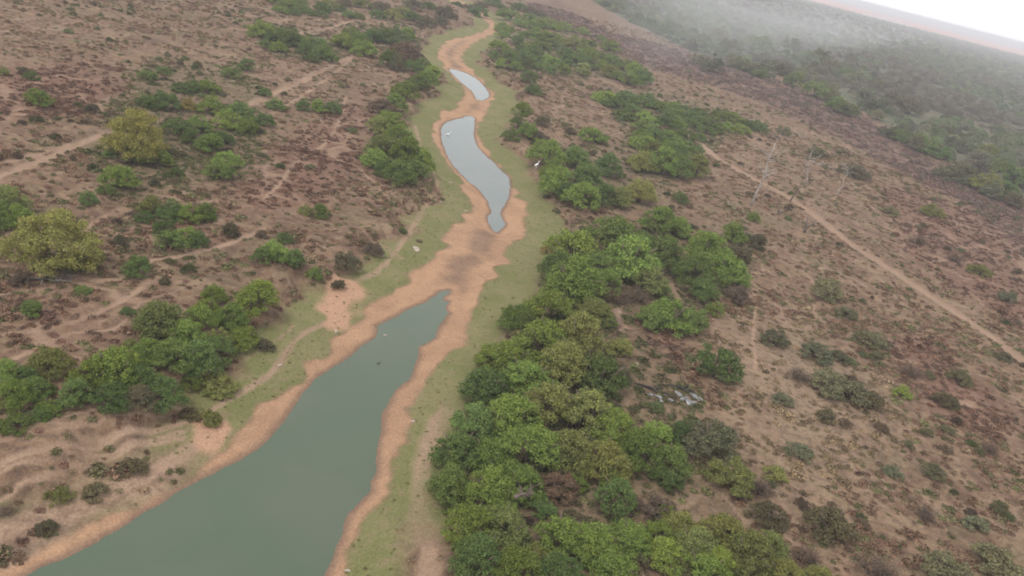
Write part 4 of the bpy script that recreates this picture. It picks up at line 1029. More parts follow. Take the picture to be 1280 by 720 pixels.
(-56.7,124.14,3.11,'m','B','fifth deep green bush from left in far part of the left plain thicket','bushes of the left plain patch'),
(-55.78,126.47,3.45,'m','B','sixth deep green bush from left in far part of the left plain thicket','bushes of the left plain patch'),
(-55.14,140.2,3.78,'m','B','seventh deep green bush from left in far part of the left plain thicket','bushes of the left plain patch'),
(-45.14,119.13,4.62,'m','B','eighth deep green bush from left in far part of the left plain thicket','bushes of the left plain patch'),
(-55.21,147.38,3.95,'m','B','rightmost deep green bush in far part of the left plain thicket','bushes of the left plain patch'),
(-51.69,116.39,2.67,'y','B','the only yellowish bush in far part of the left plain thicket','bushes of the left plain patch'),
(-47.22,104.45,4.12,'m','B','leftmost deep green bush in middle part of the left plain thicket','bushes of the left plain patch'),
(-44.84,102.85,3.35,'m','B','second deep green bush from left in middle part of the left plain thicket','bushes of the left plain patch'),
(-36.89,93.02,3.95,'m','B','third deep green bush from left in middle part of the left plain thicket','bushes of the left plain patch'),
(-41.86,105.83,3.68,'m','B','fourth deep green bush from left in middle part of the left plain thicket','bushes of the left plain patch'),
(-41.01,117.95,3.24,'m','B','fifth deep green bush from left in middle part of the left plain thicket','bushes of the left plain patch'),
(-43.17,128.66,3.5,'m','B','rightmost deep green bush in middle part of the left plain thicket','bushes of the left plain patch'),
(-46.03,107.77,4.23,'g','B','leftmost bright green bush in middle part of the left plain thicket','bushes of the left plain patch'),
(-42.06,101.8,4.5,'g','B','second bright green bush from left in middle part of the left plain thicket','bushes of the left plain patch'),
(-43.93,112.25,4.39,'g','B','third bright green bush from left in middle part of the left plain thicket','bushes of the left plain patch'),
(-37.99,98.19,3.91,'g','B','fourth bright green bush from left in middle part of the left plain thicket','bushes of the left plain patch'),
(-41.58,112.71,4.15,'g','B','rightmost bright green bush in middle part of the left plain thicket','bushes of the left plain patch'),
(-47.31,93.2,8.69,'o','X','broad olive dome shaped bush at the left plain thicket edge','bushes of the left plain patch'),
(-43.71,83.13,4.18,'g','B','leftmost bright green bush in near part of the left plain thicket','bushes of the left plain patch'),
(-45.86,90.62,3.43,'g','B','second bright green bush from left in near part of the left plain thicket','bushes of the left plain patch'),
(-43.74,92.49,3.71,'g','B','rightmost bright green bush in near part of the left plain thicket','bushes of the left plain patch'),
(-43.83,77.27,2.25,'m','B','leftmost deep green bush in near part of the left plain thicket','bushes of the left plain patch'),
(-43.62,80.49,2.14,'m','B','second deep green bush from left in near part of the left plain thicket','bushes of the left plain patch'),
(-48.9,90.96,2.37,'m','B','third deep green bush from left in near part of the left plain thicket','bushes of the left plain patch'),
(-46.29,94.25,3.33,'m','B','fourth deep green bush from left in near part of the left plain thicket','bushes of the left plain patch'),
(-41.08,90.67,1.93,'m','B','rightmost deep green bush in near part of the left plain thicket','bushes of the left plain patch'),
(-41.13,86.2,1.85,'k','B','the only dark brownish bush in near part of the left plain thicket','bushes of the left plain patch'),
(-37.7,133.83,4.08,'g','B','the only bright green bush in trio between the plain and the left bank row','bushes on the left plain'),
(-39.48,131.23,3.27,'m','B','leftmost deep green bush in trio between the plain and the left bank row','bushes on the left plain'),
(-35.77,134.67,3.34,'m','B','rightmost deep green bush in trio between the plain and the left bank row','bushes on the left plain'),
(-47.0,133.98,2.59,'m','T','small upright deep green tree beside the pale diagonal trail','lone bushes on the left plain'),
(-61.65,141.34,1.87,'k','T','tiny dark upright tree on the upper left plain','lone bushes on the left plain'),
(-64.43,101.67,4.02,'g','B','bright green bush alone on the upper left plain','lone bushes on the left plain'),
(-72.04,112.02,2.58,'m','B','dull bush behind the lone upper left bush','lone bushes on the left plain'),
(-58.97,104.29,1.94,'k','B','small dark bush right of the lone upper left bush','lone bushes on the left plain'),
(-75.29,110.37,2.55,'o','B','olive bush cut by the left edge, uppermost','lone bushes on the left plain'),
(-32.42,65.36,2.94,'m','B','deep green flat topped bush below the middle left clump','lone bushes on the left plain'),
(-29.63,64.79,1.22,'k','B','small dark ball bush below the flat topped one','lone bushes on the left plain'),
(-38.66,62.97,7.96,'o','X','large yellow olive tree near the left edge','lone bushes on the left plain'),
(-38.08,79.06,3.25,'o','B','the only olive green bush in middle left clump','bushes of the middle left clump'),
(-37.6,76.53,2.23,'m','B','leftmost deep green bush in middle left clump','bushes of the middle left clump'),
(-34.73,75.07,2.75,'m','B','second deep green bush from left in middle left clump','bushes of the middle left clump'),
(-32.32,71.41,3.69,'m','B','third deep green bush from left in middle left clump','bushes of the middle left clump'),
(-35.79,78.72,3.62,'m','B','fourth deep green bush from left in middle left clump','bushes of the middle left clump'),
(-30.62,73.57,2.52,'m','B','rightmost deep green bush in middle left clump','bushes of the middle left clump'),
(-34.1,78.91,3.43,'g','B','leftmost bright green bush in middle left clump','bushes of the middle left clump'),
(-31.72,73.83,3.25,'g','B','second bright green bush from left in middle left clump','bushes of the middle left clump'),
(-33.12,80.54,3.11,'g','B','rightmost bright green bush in middle left clump','bushes of the middle left clump'),
(-48.14,71.02,4.1,'o','T','the only olive green tree in group cut by the left edge','trees at the left edge'),
(-45.78,68.85,3.28,'g','T','the only bright green tree in group cut by the left edge','trees at the left edge'),
(-47.31,68.21,3.61,'m','T','the only deep green tree in group cut by the left edge','trees at the left edge'),
(-23.38,74.9,3.83,'g','B','leftmost bright green bush in small clump left of the orange bare patch','bushes left of the orange patch'),
(-19.17,74.38,2.18,'g','B','rightmost bright green bush in small clump left of the orange bare patch','bushes left of the orange patch'),
(-24.05,73.54,2.88,'m','B','leftmost deep green bush in small clump left of the orange bare patch','bushes left of the orange patch'),
(-24.18,79.57,1.92,'m','B','second deep green bush from left in small clump left of the orange bare patch','bushes left of the orange patch'),
(-21.55,74.4,2.91,'m','B','rightmost deep green bush in small clump left of the orange bare patch','bushes left of the orange patch'),
(-23.85,56.09,3.24,'g','T','leftmost bright green tree in right half of the left bank thicket','trees of the left bank thicket'),
(-23.73,58.67,3.04,'g','T','second bright green tree from left in right half of the left bank thicket','trees of the left bank thicket'),
(-24.53,63.28,2.55,'g','T','third bright green tree from left in right half of the left bank thicket','trees of the left bank thicket'),
(-21.77,60.33,3.43,'g','T','fourth bright green tree from left in right half of the left bank thicket','trees of the left bank thicket'),
(-20.42,59.37,3.07,'g','T','fifth bright green tree from left in right half of the left bank thicket','trees of the left bank thicket'),
(-21.02,64.12,4.11,'g','T','rightmost bright green tree in right half of the left bank thicket','trees of the left bank thicket'),
(-25.82,56.13,4.47,'o','T','the only olive green tree in right half of the left bank thicket','trees of the left bank thicket'),
(-21.49,53.69,3.87,'m','T','leftmost deep green tree in right half of the left bank thicket','trees of the left bank thicket'),
(-21.32,56.17,3.55,'m','T','rightmost deep green tree in right half of the left bank thicket','trees of the left bank thicket'),
(-31.49,46.25,2.53,'g','T','leftmost bright green tree in left half of the left bank thicket','trees of the left bank thicket'),
(-29.57,44.03,2.82,'g','T','second bright green tree from left in left half of the left bank thicket','trees of the left bank thicket'),
(-26.48,47.73,3.27,'g','T','third bright green tree from left in left half of the left bank thicket','trees of the left bank thicket'),
(-25.29,48.86,4.15,'g','T','fourth bright green tree from left in left half of the left bank thicket','trees of the left bank thicket'),
(-24.7,52.23,3.21,'g','T','rightmost bright green tree in left half of the left bank thicket','trees of the left bank thicket'),
(-30.22,46.17,2.26,'m','T','leftmost deep green tree in left half of the left bank thicket','trees of the left bank thicket'),
(-29.1,45.45,2.24,'m','T','second deep green tree from left in left half of the left bank thicket','trees of the left bank thicket'),
(-26.33,45.67,2.77,'m','T','third deep green tree from left in left half of the left bank thicket','trees of the left bank thicket'),
(-24.26,46.39,2.93,'m','T','fourth deep green tree from left in left half of the left bank thicket','trees of the left bank thicket'),
(-23.78,48.85,3.33,'m','T','fifth deep green tree from left in left half of the left bank thicket','trees of the left bank thicket'),
(-21.76,48.74,3.32,'m','T','sixth deep green tree from left in left half of the left bank thicket','trees of the left bank thicket'),
(-23.04,52.55,3.52,'m','T','rightmost deep green tree in left half of the left bank thicket','trees of the left bank thicket'),
(-29.67,48.3,3.03,'o','T','the only olive green tree in left half of the left bank thicket','trees of the left bank thicket'),
(-22.73,47.21,2.44,'k','T','the only dark brownish tree in left half of the left bank thicket','trees of the left bank thicket'),
(-29.37,78.22,2.46,'k','B','leftmost dark brownish bush in loose scatter between plain and left verge','scattered bushes above the left verge'),
(-18.72,60.2,1.84,'k','B','second dark brownish bush from left in loose scatter between plain and left verge','scattered bushes above the left verge'),
(-16.62,74.34,1.64,'k','B','third dark brownish bush from left in loose scatter between plain and left verge','scattered bushes above the left verge'),
(-17.11,78.9,3.24,'k','B','rightmost dark brownish bush in loose scatter between plain and left verge','scattered bushes above the left verge'),
(-23.38,89.07,2.54,'g','B','the only bright green bush in loose scatter between plain and left verge','scattered bushes above the left verge'),
(-14.25,92.68,1.64,'m','B','the only deep green bush in loose scatter between plain and left verge','scattered bushes above the left verge'),
(-24.95,88.75,2.11,'o','B','the only olive green bush in loose scatter between plain and left verge','scattered bushes above the left verge'),
(-15.71,84.86,2.64,'d','B','the only dry brown bush in loose scatter between plain and left verge','scattered bushes above the left verge'),
(-22.36,36.12,1.41,'k','L','leftmost dark brownish bush in pale sandy slope by the big pool','bushes on the sandy slope'),
(-21.44,39.54,2.07,'k','L','second dark brownish bush from left in pale sandy slope by the big pool','bushes on the sandy slope'),
(-20.63,42.32,2.3,'k','L','third dark brownish bush from left in pale sandy slope by the big pool','bushes on the sandy slope'),
(-19.83,48.92,1.89,'k','L','rightmost dark brownish bush in pale sandy slope by the big pool','bushes on the sandy slope'),
(-24.73,36.17,1.23,'d','D','the only dry brown leafless shrub in pale sandy slope by the big pool','bushes on the sandy slope'),
(-22.99,38.43,1.69,'o','L','leftmost olive green bush in pale sandy slope by the big pool','bushes on the sandy slope'),
(-18.65,49.13,2.3,'o','L','second olive green bush from left in pale sandy slope by the big pool','bushes on the sandy slope'),
(-19.59,53.02,3.3,'o','L','rightmost olive green bush in pale sandy slope by the big pool','bushes on the sandy slope'),
(-27.91,41.83,2.4,'m','L','leftmost deep green bush in pale sandy slope by the big pool','bushes on the sandy slope'),
(-27.51,43.64,1.86,'m','L','rightmost deep green bush in pale sandy slope by the big pool','bushes on the sandy slope'),
(-35.27,54.87,1.99,'m','B','leftmost deep green bush in brown ground below the large yellow olive tree','bushes below the yellow olive tree'),
(-34.02,59.78,1.52,'m','B','second deep green bush from left in brown ground below the large yellow olive tree','bushes below the yellow olive tree'),
(-29.37,58.07,1.34,'m','B','rightmost deep green bush in brown ground below the large yellow olive tree','bushes below the yellow olive tree'),
(-37.08,62.6,2.84,'k','B','leftmost dark brownish bush in brown ground below the large yellow olive tree','bushes below the yellow olive tree'),
(-36.43,65.52,2.13,'k','B','second dark brownish bush from left in brown ground below the large yellow olive tree','bushes below the yellow olive tree'),
(-36.48,69.9,1.9,'k','B','rightmost dark brownish bush in brown ground below the large yellow olive tree','bushes below the yellow olive tree'),
(-38.7,59.16,2.27,'d','B','the only dry brown bush in brown ground below the large yellow olive tree','bushes below the yellow olive tree'),
(47.84,336.89,9.06,'s','B','leftmost greyish green bush in far left stretch of the wood edge','trees along the near edge of the far wood'),
(51.84,327.1,10.58,'s','B','second greyish green bush from left in far left stretch of the wood edge','trees along the near edge of the far wood'),
(76.42,491.66,12.72,'s','B','third greyish green bush from left in far left stretch of the wood edge','trees along the near edge of the far wood'),
(71.76,446.33,8.94,'s','B','fourth greyish green bush from left in far left stretch of the wood edge','trees along the near edge of the far wood'),
(65.48,372.19,7.53,'s','B','fifth greyish green bush from left in far left stretch of the wood edge','trees along the near edge of the far wood'),
(72.38,421.48,12.41,'s','B','sixth greyish green bush from left in far left stretch of the wood edge','trees along the near edge of the far wood'),
(66.72,357.72,11.07,'s','B','seventh greyish green bush from left in far left stretch of the wood edge','trees along the near edge of the far wood'),
(73.07,362.21,7.72,'s','B','rightmost greyish green bush in far left stretch of the wood edge','trees along the near edge of the far wood'),
(61.4,440.89,8.82,'k','B','leftmost dark brownish bush in far left stretch of the wood edge','trees along the near edge of the far wood'),
(66.38,372.22,7.33,'k','B','rightmost dark brownish bush in far left stretch of the wood edge','trees along the near edge of the far wood'),
(67.6,358.2,8.71,'m','B','leftmost deep green bush in far left stretch of the wood edge','trees along the near edge of the far wood'),
(74.2,348.22,7.38,'m','B','rightmost deep green bush in far left stretch of the wood edge','trees along the near edge of the far wood'),
(96.25,499.12,10.12,'o','B','the only olive green bush in far left stretch of the wood edge','trees along the near edge of the far wood'),
(100.66,493.0,14.29,'m','B','leftmost deep green bush in left stretch of the wood edge','trees along the near edge of the far wood'),
(87.31,347.42,9.19,'m','B','second deep green bush from left in left stretch of the wood edge','trees along the near edge of the far wood'),
(129.09,503.05,10.71,'m','B','third deep green bush from left in left stretch of the wood edge','trees along the near edge of the far wood'),
(92.45,328.82,11.3,'m','B','rightmost deep green bush in left stretch of the wood edge','trees along the near edge of the far wood'),
(76.78,355.01,11.46,'s','B','leftmost greyish green bush in left stretch of the wood edge','trees along the near edge of the far wood'),
(90.28,399.95,8.5,'s','B','second greyish green bush from left in left stretch of the wood edge','trees along the near edge of the far wood'),
(123.99,528.16,14.05,'s','B','third greyish green bush from left in left stretch of the wood edge','trees along the near edge of the far wood'),
(124.16,511.42,9.97,'s','B','fourth greyish green bush from left in left stretch of the wood edge','trees along the near edge of the far wood'),
(102.19,389.94,10.96,'s','B','rightmost greyish green bush in left stretch of the wood edge','trees along the near edge of the far wood'),
(89.38,378.07,9.27,'k','B','leftmost dark brownish bush in left stretch of the wood edge','trees along the near edge of the far wood'),
(115.89,419.23,9.62,'k','B','rightmost dark brownish bush in left stretch of the wood edge','trees along the near edge of the far wood'),
(96.09,372.03,7.58,'o','B','leftmost olive green bush in left stretch of the wood edge','trees along the near edge of the far wood'),
(136.36,501.35,14.28,'o','B','rightmost olive green bush in left stretch of the wood edge','trees along the near edge of the far wood'),
(105.89,363.81,8.79,'s','B','leftmost greyish green bush in middle stretch of the wood edge','trees along the near edge of the far wood'),
(103.71,349.32,7.9,'s','B','second greyish green bush from left in middle stretch of the wood edge','trees along the near edge of the far wood'),
(94.4,312.36,10.26,'s','B','third greyish green bush from left in middle stretch of the wood edge','trees along the near edge of the far wood'),
(131.39,413.39,12.48,'s','B','fourth greyish green bush from left in middle stretch of the wood edge','trees along the near edge of the far wood'),
(120.49,360.01,10.96,'s','B','fifth greyish green bush from left in middle stretch of the wood edge','trees along the near edge of the far wood'),
(113.66,327.69,10.15,'s','B','sixth greyish green bush from left in middle stretch of the wood edge','trees along the near edge of the far wood'),
(143.43,417.87,9.15,'s','B','seventh greyish green bush from left in middle stretch of the wood edge','trees along the near edge of the far wood'),
(110.43,309.5,7.01,'s','B','eighth greyish green bush from left in middle stretch of the wood edge','trees along the near edge of the far wood'),
(123.02,341.67,9.36,'s','B','rightmost greyish green bush in middle stretch of the wood edge','trees along the near edge of the far wood'),
(132.62,462.53,11.15,'k','B','the only dark brownish bush in middle stretch of the wood edge','trees along the near edge of the far wood'),
(93.36,302.58,9.64,'g','B','the only bright green bush in middle stretch of the wood edge','trees along the near edge of the far wood'),
(133.03,431.77,10.24,'m','B','the only deep green bush in middle stretch of the wood edge','trees along the near edge of the far wood'),
(96.45,298.75,9.7,'o','B','the only olive green bush in middle stretch of the wood edge','trees along the near edge of the far wood'),
(102.78,272.98,8.26,'s','B','leftmost greyish green bush in right stretch of the wood edge','trees along the near edge of the far wood'),
(137.68,316.36,7.72,'s','B','second greyish green bush from left in right stretch of the wood edge','trees along the near edge of the far wood'),
(102.67,221.61,9.54,'s','B','rightmost greyish green bush in right stretch of the wood edge','trees along the near edge of the far wood'),
(134.23,365.48,10.63,'k','B','leftmost dark brownish bush in right stretch of the wood edge','trees along the near edge of the far wood'),
(134.96,354.5,11.78,'k','B','second dark brownish bush from left in right stretch of the wood edge','trees along the near edge of the far wood'),
(137.5,355.35,11.49,'k','B','third dark brownish bush from left in right stretch of the wood edge','trees along the near edge of the far wood'),
(106.13,257.53,8.81,'k','B','rightmost dark brownish bush in right stretch of the wood edge','trees along the near edge of the far wood'),
(105.57,269.17,8.32,'m','B','leftmost deep green bush in right stretch of the wood edge','trees along the near edge of the far wood'),
(107.43,265.93,7.43,'m','B','second deep green bush from left in right stretch of the wood edge','trees along the near edge of the far wood'),
(106.23,259.46,8.68,'m','B','third deep green bush from left in right stretch of the wood edge','trees along the near edge of the far wood'),
(108.96,256.23,8.89,'m','B','fourth deep green bush from left in right stretch of the wood edge','trees along the near edge of the far wood'),
(127.35,303.05,7.95,'m','B','fifth deep green bush from left in right stretch of the wood edge','trees along the near edge of the far wood'),
(111.87,254.34,8.76,'m','B','rightmost deep green bush in right stretch of the wood edge','trees along the near edge of the far wood'),
(129.21,285.63,8.47,'s','B','leftmost greyish green bush in far right stretch of the wood edge','trees along the near edge of the far wood'),
(129.16,281.4,7.84,'s','B','second greyish green bush from left in far right stretch of the wood edge','trees along the near edge of the far wood'),
(108.41,227.95,8.02,'s','B','third greyish green bush from left in far right stretch of the wood edge','trees along the near edge of the far wood'),
(107.26,224.89,7.94,'s','B','fourth greyish green bush from left in far right stretch of the wood edge','trees along the near edge of the far wood'),
(107.92,221.24,5.99,'s','B','fifth greyish green bush from left in far right stretch of the wood edge','trees along the near edge of the far wood'),
(121.79,243.65,6.57,'s','B','sixth greyish green bush from left in far right stretch of the wood edge','trees along the near edge of the far wood'),
(109.71,212.5,7.4,'s','B','seventh greyish green bush from left in far right stretch of the wood edge','trees along the near edge of the far wood'),
(131.7,245.21,8.16,'s','B','rightmost greyish green bush in far right stretch of the wood edge','trees along the near edge of the far wood'),
(110.22,217.92,9.62,'o','B','leftmost olive green bush in far right stretch of the wood edge','trees along the near edge of the far wood'),
(141.79,287.96,8.24,'o','B','second olive green bush from left in far right stretch of the wood edge','trees along the near edge of the far wood'),
(126.52,244.69,10.22,'o','B','rightmost olive green bush in far right stretch of the wood edge','trees along the near edge of the far wood'),
(115.34,217.94,7.76,'m','B','leftmost deep green bush in far right stretch of the wood edge','trees along the near edge of the far wood'),
(126.15,239.5,10.0,'m','B','rightmost deep green bush in far right stretch of the wood edge','trees along the near edge of the far wood'),
(113.38,208.02,6.53,'k','B','the only dark brownish bush in far right stretch of the wood edge','trees along the near edge of the far wood'),
]

_bx = np.array([b[0] for b in BUSHES]); _by = np.array([b[1] for b in BUSHES])
_bz = zones(_bx, _by)['z']
FIRST_CROWNS = {}
for i, (x, y, w, kind, shape, label, group) in enumerate(BUSHES):
    rs = random.Random(i * 7 + 1)
    vi = rs.randrange(len(SHAPES[shape]))
    tm, cm = SHAPES[shape][vi]
    nm, cat = NAMES[shape]
    e = obj(nm, None, None, (x, y, float(_bz[i]) - .03))
    e.empty_display_size = .3
    e.rotation_euler = (0, 0, rs.uniform(0, 6.283))
    e.scale = (w * 1.05, w * rs.uniform(.92, 1.12), w * rs.uniform(.88, 1.15))
    tag(e, label, cat, group)
    obj('trunk' if shape != 'D' else 'stems', tm, e)
    c = obj('crown', cm, e)
    t = TINT[kind] if shape != 'X' else (.235, .218, .066)
    v = rs.uniform(.86, 1.16); h = rs.uniform(-.05, .09)
    c['tint'] = [t[0] * v * (1 + h), t[1] * v, t[2] * v * (1 - h)]
    FIRST_CROWNS.setdefault((shape, vi), c)

# ---------------------------------------------------------------- uncountable growth, scattered as instances
def scatter_object(name, sources, P, rot, scl, idx, tint, label):
    col = bpy.data.collections.new(name + '_shapes')
    for s in sources: col.objects.link(s)
    order = sorted(range(len(sources)), key=lambda q: sources[q].name)       # Collection Info lists children by name
    me = bpy.data.meshes.new(name)
    me.vertices.add(len(P)); me.vertices.foreach_set('co', np.asarray(P, np.float32).ravel())
    for nm_, ty, arr, key in (('rot', 'FLOAT_VECTOR', rot, 'vector'), ('scl', 'FLOAT_VECTOR', scl, 'vector'), ('idx', 'INT', idx, 'value')):
        a = me.attributes.new(nm_, ty, 'POINT')
        a.data.foreach_set(key, np.ascontiguousarray(arr, np.int32 if ty == 'INT' else np.float32).ravel())
    a = me.attributes.new('tint', 'FLOAT_COLOR', 'POINT')
    a.data.foreach_set('color', np.concatenate([tint, np.ones((len(P), 1))], 1).astype(np.float32).ravel())
    g = bpy.data.node_groups.new(name, 'GeometryNodeTree')
    g.interface.new_socket('Geometry', in_out='INPUT', socket_type='NodeSocketGeometry')
    g.interface.new_socket('Geometry', in_out='OUTPUT', socket_type='NodeSocketGeometry')
    gi, go = g.nodes.new('NodeGroupInput'), g.nodes.new('NodeGroupOutput')
    ci = g.nodes.new('GeometryNodeCollectionInfo')
    ci.inputs['Collection'].default_value = col
    ci.inputs['Separate Children'].default_value = True
    ci.inputs['Reset Children'].default_value = True
    ip = g.nodes.new('GeometryNodeInstanceOnPoints')
    ip.inputs['Pick Instance'].default_value = True
    def na(n_, ty):
        q = g.nodes.new('GeometryNodeInputNamedAttribute'); q.data_type = ty
        q.inputs['Name'].default_value = n_
        return q.outputs['Attribute']
    lk = g.links.new
    lk(gi.outputs[0], ip.inputs['Points']); lk(ci.outputs[0], ip.inputs['Instance'])
    lk(na('idx', 'INT'), ip.inputs['Instance Index'])
    lk(na('rot', 'FLOAT_VECTOR'), ip.inputs['Rotation']); lk(na('scl', 'FLOAT_VECTOR'), ip.inputs['Scale'])
    lk(ip.outputs[0], go.inputs[0])
    o = tag(obj(name, me), label, kind='stuff')
    md = o.modifiers.new('scatter', 'NODES'); md.node_group = g
    return o

# low scrub tufts ----------------------------------------------------------
def make_tuft(k, n, spread):
    rs = np.random.default_rng(540 + k)
    d = rs.normal(size=(n, 3)); d[:, 2] = np.abs(d[:, 2]) * .8; d /= np.linalg.norm(d, axis=1)[:, None]
    r = .46 * rs.random(n) ** .55
    P = d * r[:, None] * np.array([1, 1, .62])
    P += rs.normal(0, .03, (n, 3)); P[:, 2] = np.abs(P[:, 2])
    V, Fq = leaves(P, d + np.array([0, 0, .4]), .075 * rs.uniform(.6, 1.4, n), .6)
    return mesh_np('foliage', V, Fq, M_TUFT)
tuft_spots = [(-28.0, 62.0), (-34.0, 80.0), (-12.0, 92.0), (26.0, 92.0), (38.0, 108.0), (30.0, 70.0)]
tuft_words = ['wiry brown scrub tuft on the bare plain left of the bank', 'wiry brown scrub tuft on the far left plain', 'wiry brown scrub tuft beside the left verge',
              'wiry brown scrub tuft in the right field', 'wiry brown scrub tuft beside the dirt track', 'wiry brown scrub tuft in the near right field']
TUFTS = []
for k, (x, y) in enumerate(tuft_spots):
    o = tag(obj('scrub_tuft', make_tuft(k, 110, 1), None, (x, y, hgt(x, y) - .02)), tuft_words[k], 'scrub', 'wiry scrub tufts')
    o['tint'] = [.12, .08, .055]
    TUFTS.append(o)

def palette(cols, n, wts=None):
    c = np.array(cols)[RNG.choice(len(cols), n, p=wts)]
    return c * RNG.uniform(.75, 1.3, (n, 1))

def grow_tufts():
    pts = []
    for x0, x1, y0, y1, dens in ((-75, 75, 28, 120, 3.4), (-130, 120, 120, 230, 1.5), (-160, 200, 230, 420, .4)):
        n = int((x1 - x0) * (y1 - y0) * dens)
        p = np.stack([RNG.uniform(x0, x1, n), RNG.uniform(y0, y1, n)], 1)
        p = p[np.abs(p[:, 0]) < 25 + p[:, 1] * .78]
        pts.append(p)
    p = np.concatenate(pts)
    x, y = p[:, 0], p[:, 1]
    z = zones(x, y)
    clump = fbm(x, y, 5, 60)
    dens = .16 + .84 * sstep(.40, .62, clump)
    dens = np.where(z['red'] > .4, dens * 1.3 + .15, dens)
    dens *= 1 - .72 * z['tan']
    dens = np.maximum(dens, z['belt'] * .6)
    dens = np.maximum(dens, z['green'] * .45)
    dens *= (1 - z['lane']) * (1 - np.clip(z['trail'] * 1.6, 0, 1)) * (1 - .2 * z['bare']) * (1 - z['orange'])
    slope = (z['verge'] <= .35) & (z['ds'] < 22) & (y < 75) & (x < 0)
    dens = np.where(slope, np.maximum(dens, .25 + .6 * sstep(.35, .6, clump)) * (1 - np.clip(z['trail'] * 1.6, 0, 1)), dens)
    dens = np.where(z['verge'] > .35, .30 + .5 * sstep(.45, .6, clump), dens)
    dens *= (z['ds'] > .25) * (1 - z['wood'])
    k = RNG.random(len(x)) < dens
    x, y = x[k], y[k]; z = {a: b[k] for a, b in z.items()}
    n = len(x)
    sc = RNG.uniform(.35, 1.0, n) * (1 + .7 * (RNG.random(n) < .12))
    sc = np.where(z['verge'] > .35, RNG.uniform(.12, .34, n), sc)
    sc *= 1 + .9 * z['belt'] + .5 * sstep(130, 300, y)
    t = palette([(.158, .096, .064), (.130, .083, .056), (.19, .120, .080), (.23, .165, .105), (.125, .112, .058), (.17, .098, .070), (.115, .118, .052)], n)
    t = np.where((z['red'] > .4)[:, None], palette([(.135, .074, .052), (.112, .064, .048), (.16, .092, .064), (.125, .084, .062)], n), t)
    t = np.where((z['tan'] > .4)[:, None], palette([(.25, .18, .105), (.17, .12, .075), (.20, .15, .085), (.13, .10, .06)], n), t)
    t = np.where((z['green'] > .4)[:, None], palette([(.10, .105, .045), (.08, .085, .04), (.13, .10, .06), (.12, .115, .05)], n), t)
    t = np.where((z['belt'] > .4)[:, None], palette([(.150, .092, .076), (.125, .08, .07), (.17, .105, .085), (.125, .10, .07)], n), t)
    t = np.where((z['verge'] > .35)[:, None], palette([(.175, .172, .07), (.20, .185, .085), (.155, .16, .062), (.205, .17, .09)], n), t)
    rot = np.stack([RNG.normal(0, .1, n), RNG.normal(0, .1, n), RNG.uniform(0, 6.28, n)], 1)
    sv = sc[:, None] * np.stack([RNG.uniform(.8, 1.25, n), RNG.uniform(.8, 1.25, n), RNG.uniform(.6, 1.15, n)], 1)
    scatter_object('scrub_cover', TUFTS, np.stack([x, y, z['z'] - .02], 1), rot, sv, RNG.integers(0, 6, n), t,
                   'low dry reddish brown scrub and grass tufts over the plain')
    return n
N_TUFT = grow_tufts()

def grow_low_scrub():
    n = 9000
    x = RNG.uniform(-110, 110, n); y = RNG.uniform(32, 260, n)
    k = np.abs(x) < 20 + y * .75
    x, y = x[k], y[k]
    z = zones(x, y)
    d = .02 + .30 * sstep(.52, .7, fbm(x, y, 14, 62)) + .25 * z['green']
    d *= (z['verge'] < .2) * (z['ds'] > 1.5) * ~((x < 0) & (y < 58)) * (1 - np.clip(2 * z['trail'], 0, 1)) * (1 - z['wood']) * (1 - .7 * z['tan']) * (1 - z['orange'])
    k = RNG.random(len(x)) < d
    x, y = x[k], y[k]; zz = z['z'][k]; n = len(x)
    src = [FIRST_CROWNS[q] for q in sorted(FIRST_CROWNS) if q[0] == 'L']
    w = RNG.uniform(.7, 1.9, n)
    t = palette([(.135, .128, .066), (.11, .12, .055), (.15, .112, .075), (.125, .092, .068), (.12, .145, .06), (.16, .15, .085)], n)
    rot = np.stack([np.zeros(n), np.zeros(n), RNG.uniform(0, 6.28, n)], 1)
    sv = w[:, None] * np.stack([np.ones(n), RNG.uniform(.8, 1.2, n), RNG.uniform(.8, 1.4, n)], 1)
    scatter_object('low_scrub', src, np.stack([x, y, zz - .03], 1), rot, sv, RNG.integers(0, len(src), n), t,
                   'small knee high olive and brown shrubs dotted over the plain')
    return n
print('low scrub', grow_low_scrub())

def grow_wood():
    P, sc = [], []
    for y0, y1, dens, w in ((150, 900, .038, 5.0), (900, 2600, .010, 8.0)):
        n = int(dens * (y1 - y0) * (y1 * 1.3))
        q = np.stack([RNG.uniform(-.35 * y1, .95 * y1, n), RNG.uniform(y0, y1, n)], 1)
        q = q[(q[:, 0] > -.35 * q[:, 1] - 20) & (q[:, 0] < .75 * q[:, 1] + 60)]
        q = q[inside(q[:, 0], q[:, 1], WOOD)]
        q = q[RNG.random(len(q)) < .35 + .65 * sstep(.35, .6, fbm(q[:, 0], q[:, 1], 60, 45))]
        P.append(q); sc.append(w * RNG.uniform(.55, 1.4, len(q)))
    q, sc = np.concatenate(P), np.concatenate(sc)
    n = len(q)
    src = [FIRST_CROWNS[k] for k in sorted(FIRST_CROWNS) if k[0] in 'BL'][:8]
    v = fbm(q[:, 0], q[:, 1], 90, 48)
    t = palette([(.170, .200, .104), (.150, .182, .094), (.195, .202, .112), (.182, .175, .120), (.172, .215, .104)], n)
    t = np.where((v > .58)[:, None], palette([(.195, .168, .128), (.182, .170, .122)], n), t)
    rot = np.stack([np.zeros(n), np.zeros(n), RNG.uniform(0, 6.28, n)], 1)
    sv = sc[:, None] * np.stack([np.ones(n), np.ones(n), RNG.uniform(.8, 1.3, n)], 1)
    zz = zones(q[:, 0], q[:, 1])['z'] - .05
    scatter_object('distant_woodland', src, np.stack([q[:, 0], q[:, 1], zz], 1), rot, sv, RNG.integers(0, len(src), n), t,
                   'dull green thorn woodland stretching to the horizon')
    return n
N_WOOD = grow_wood()

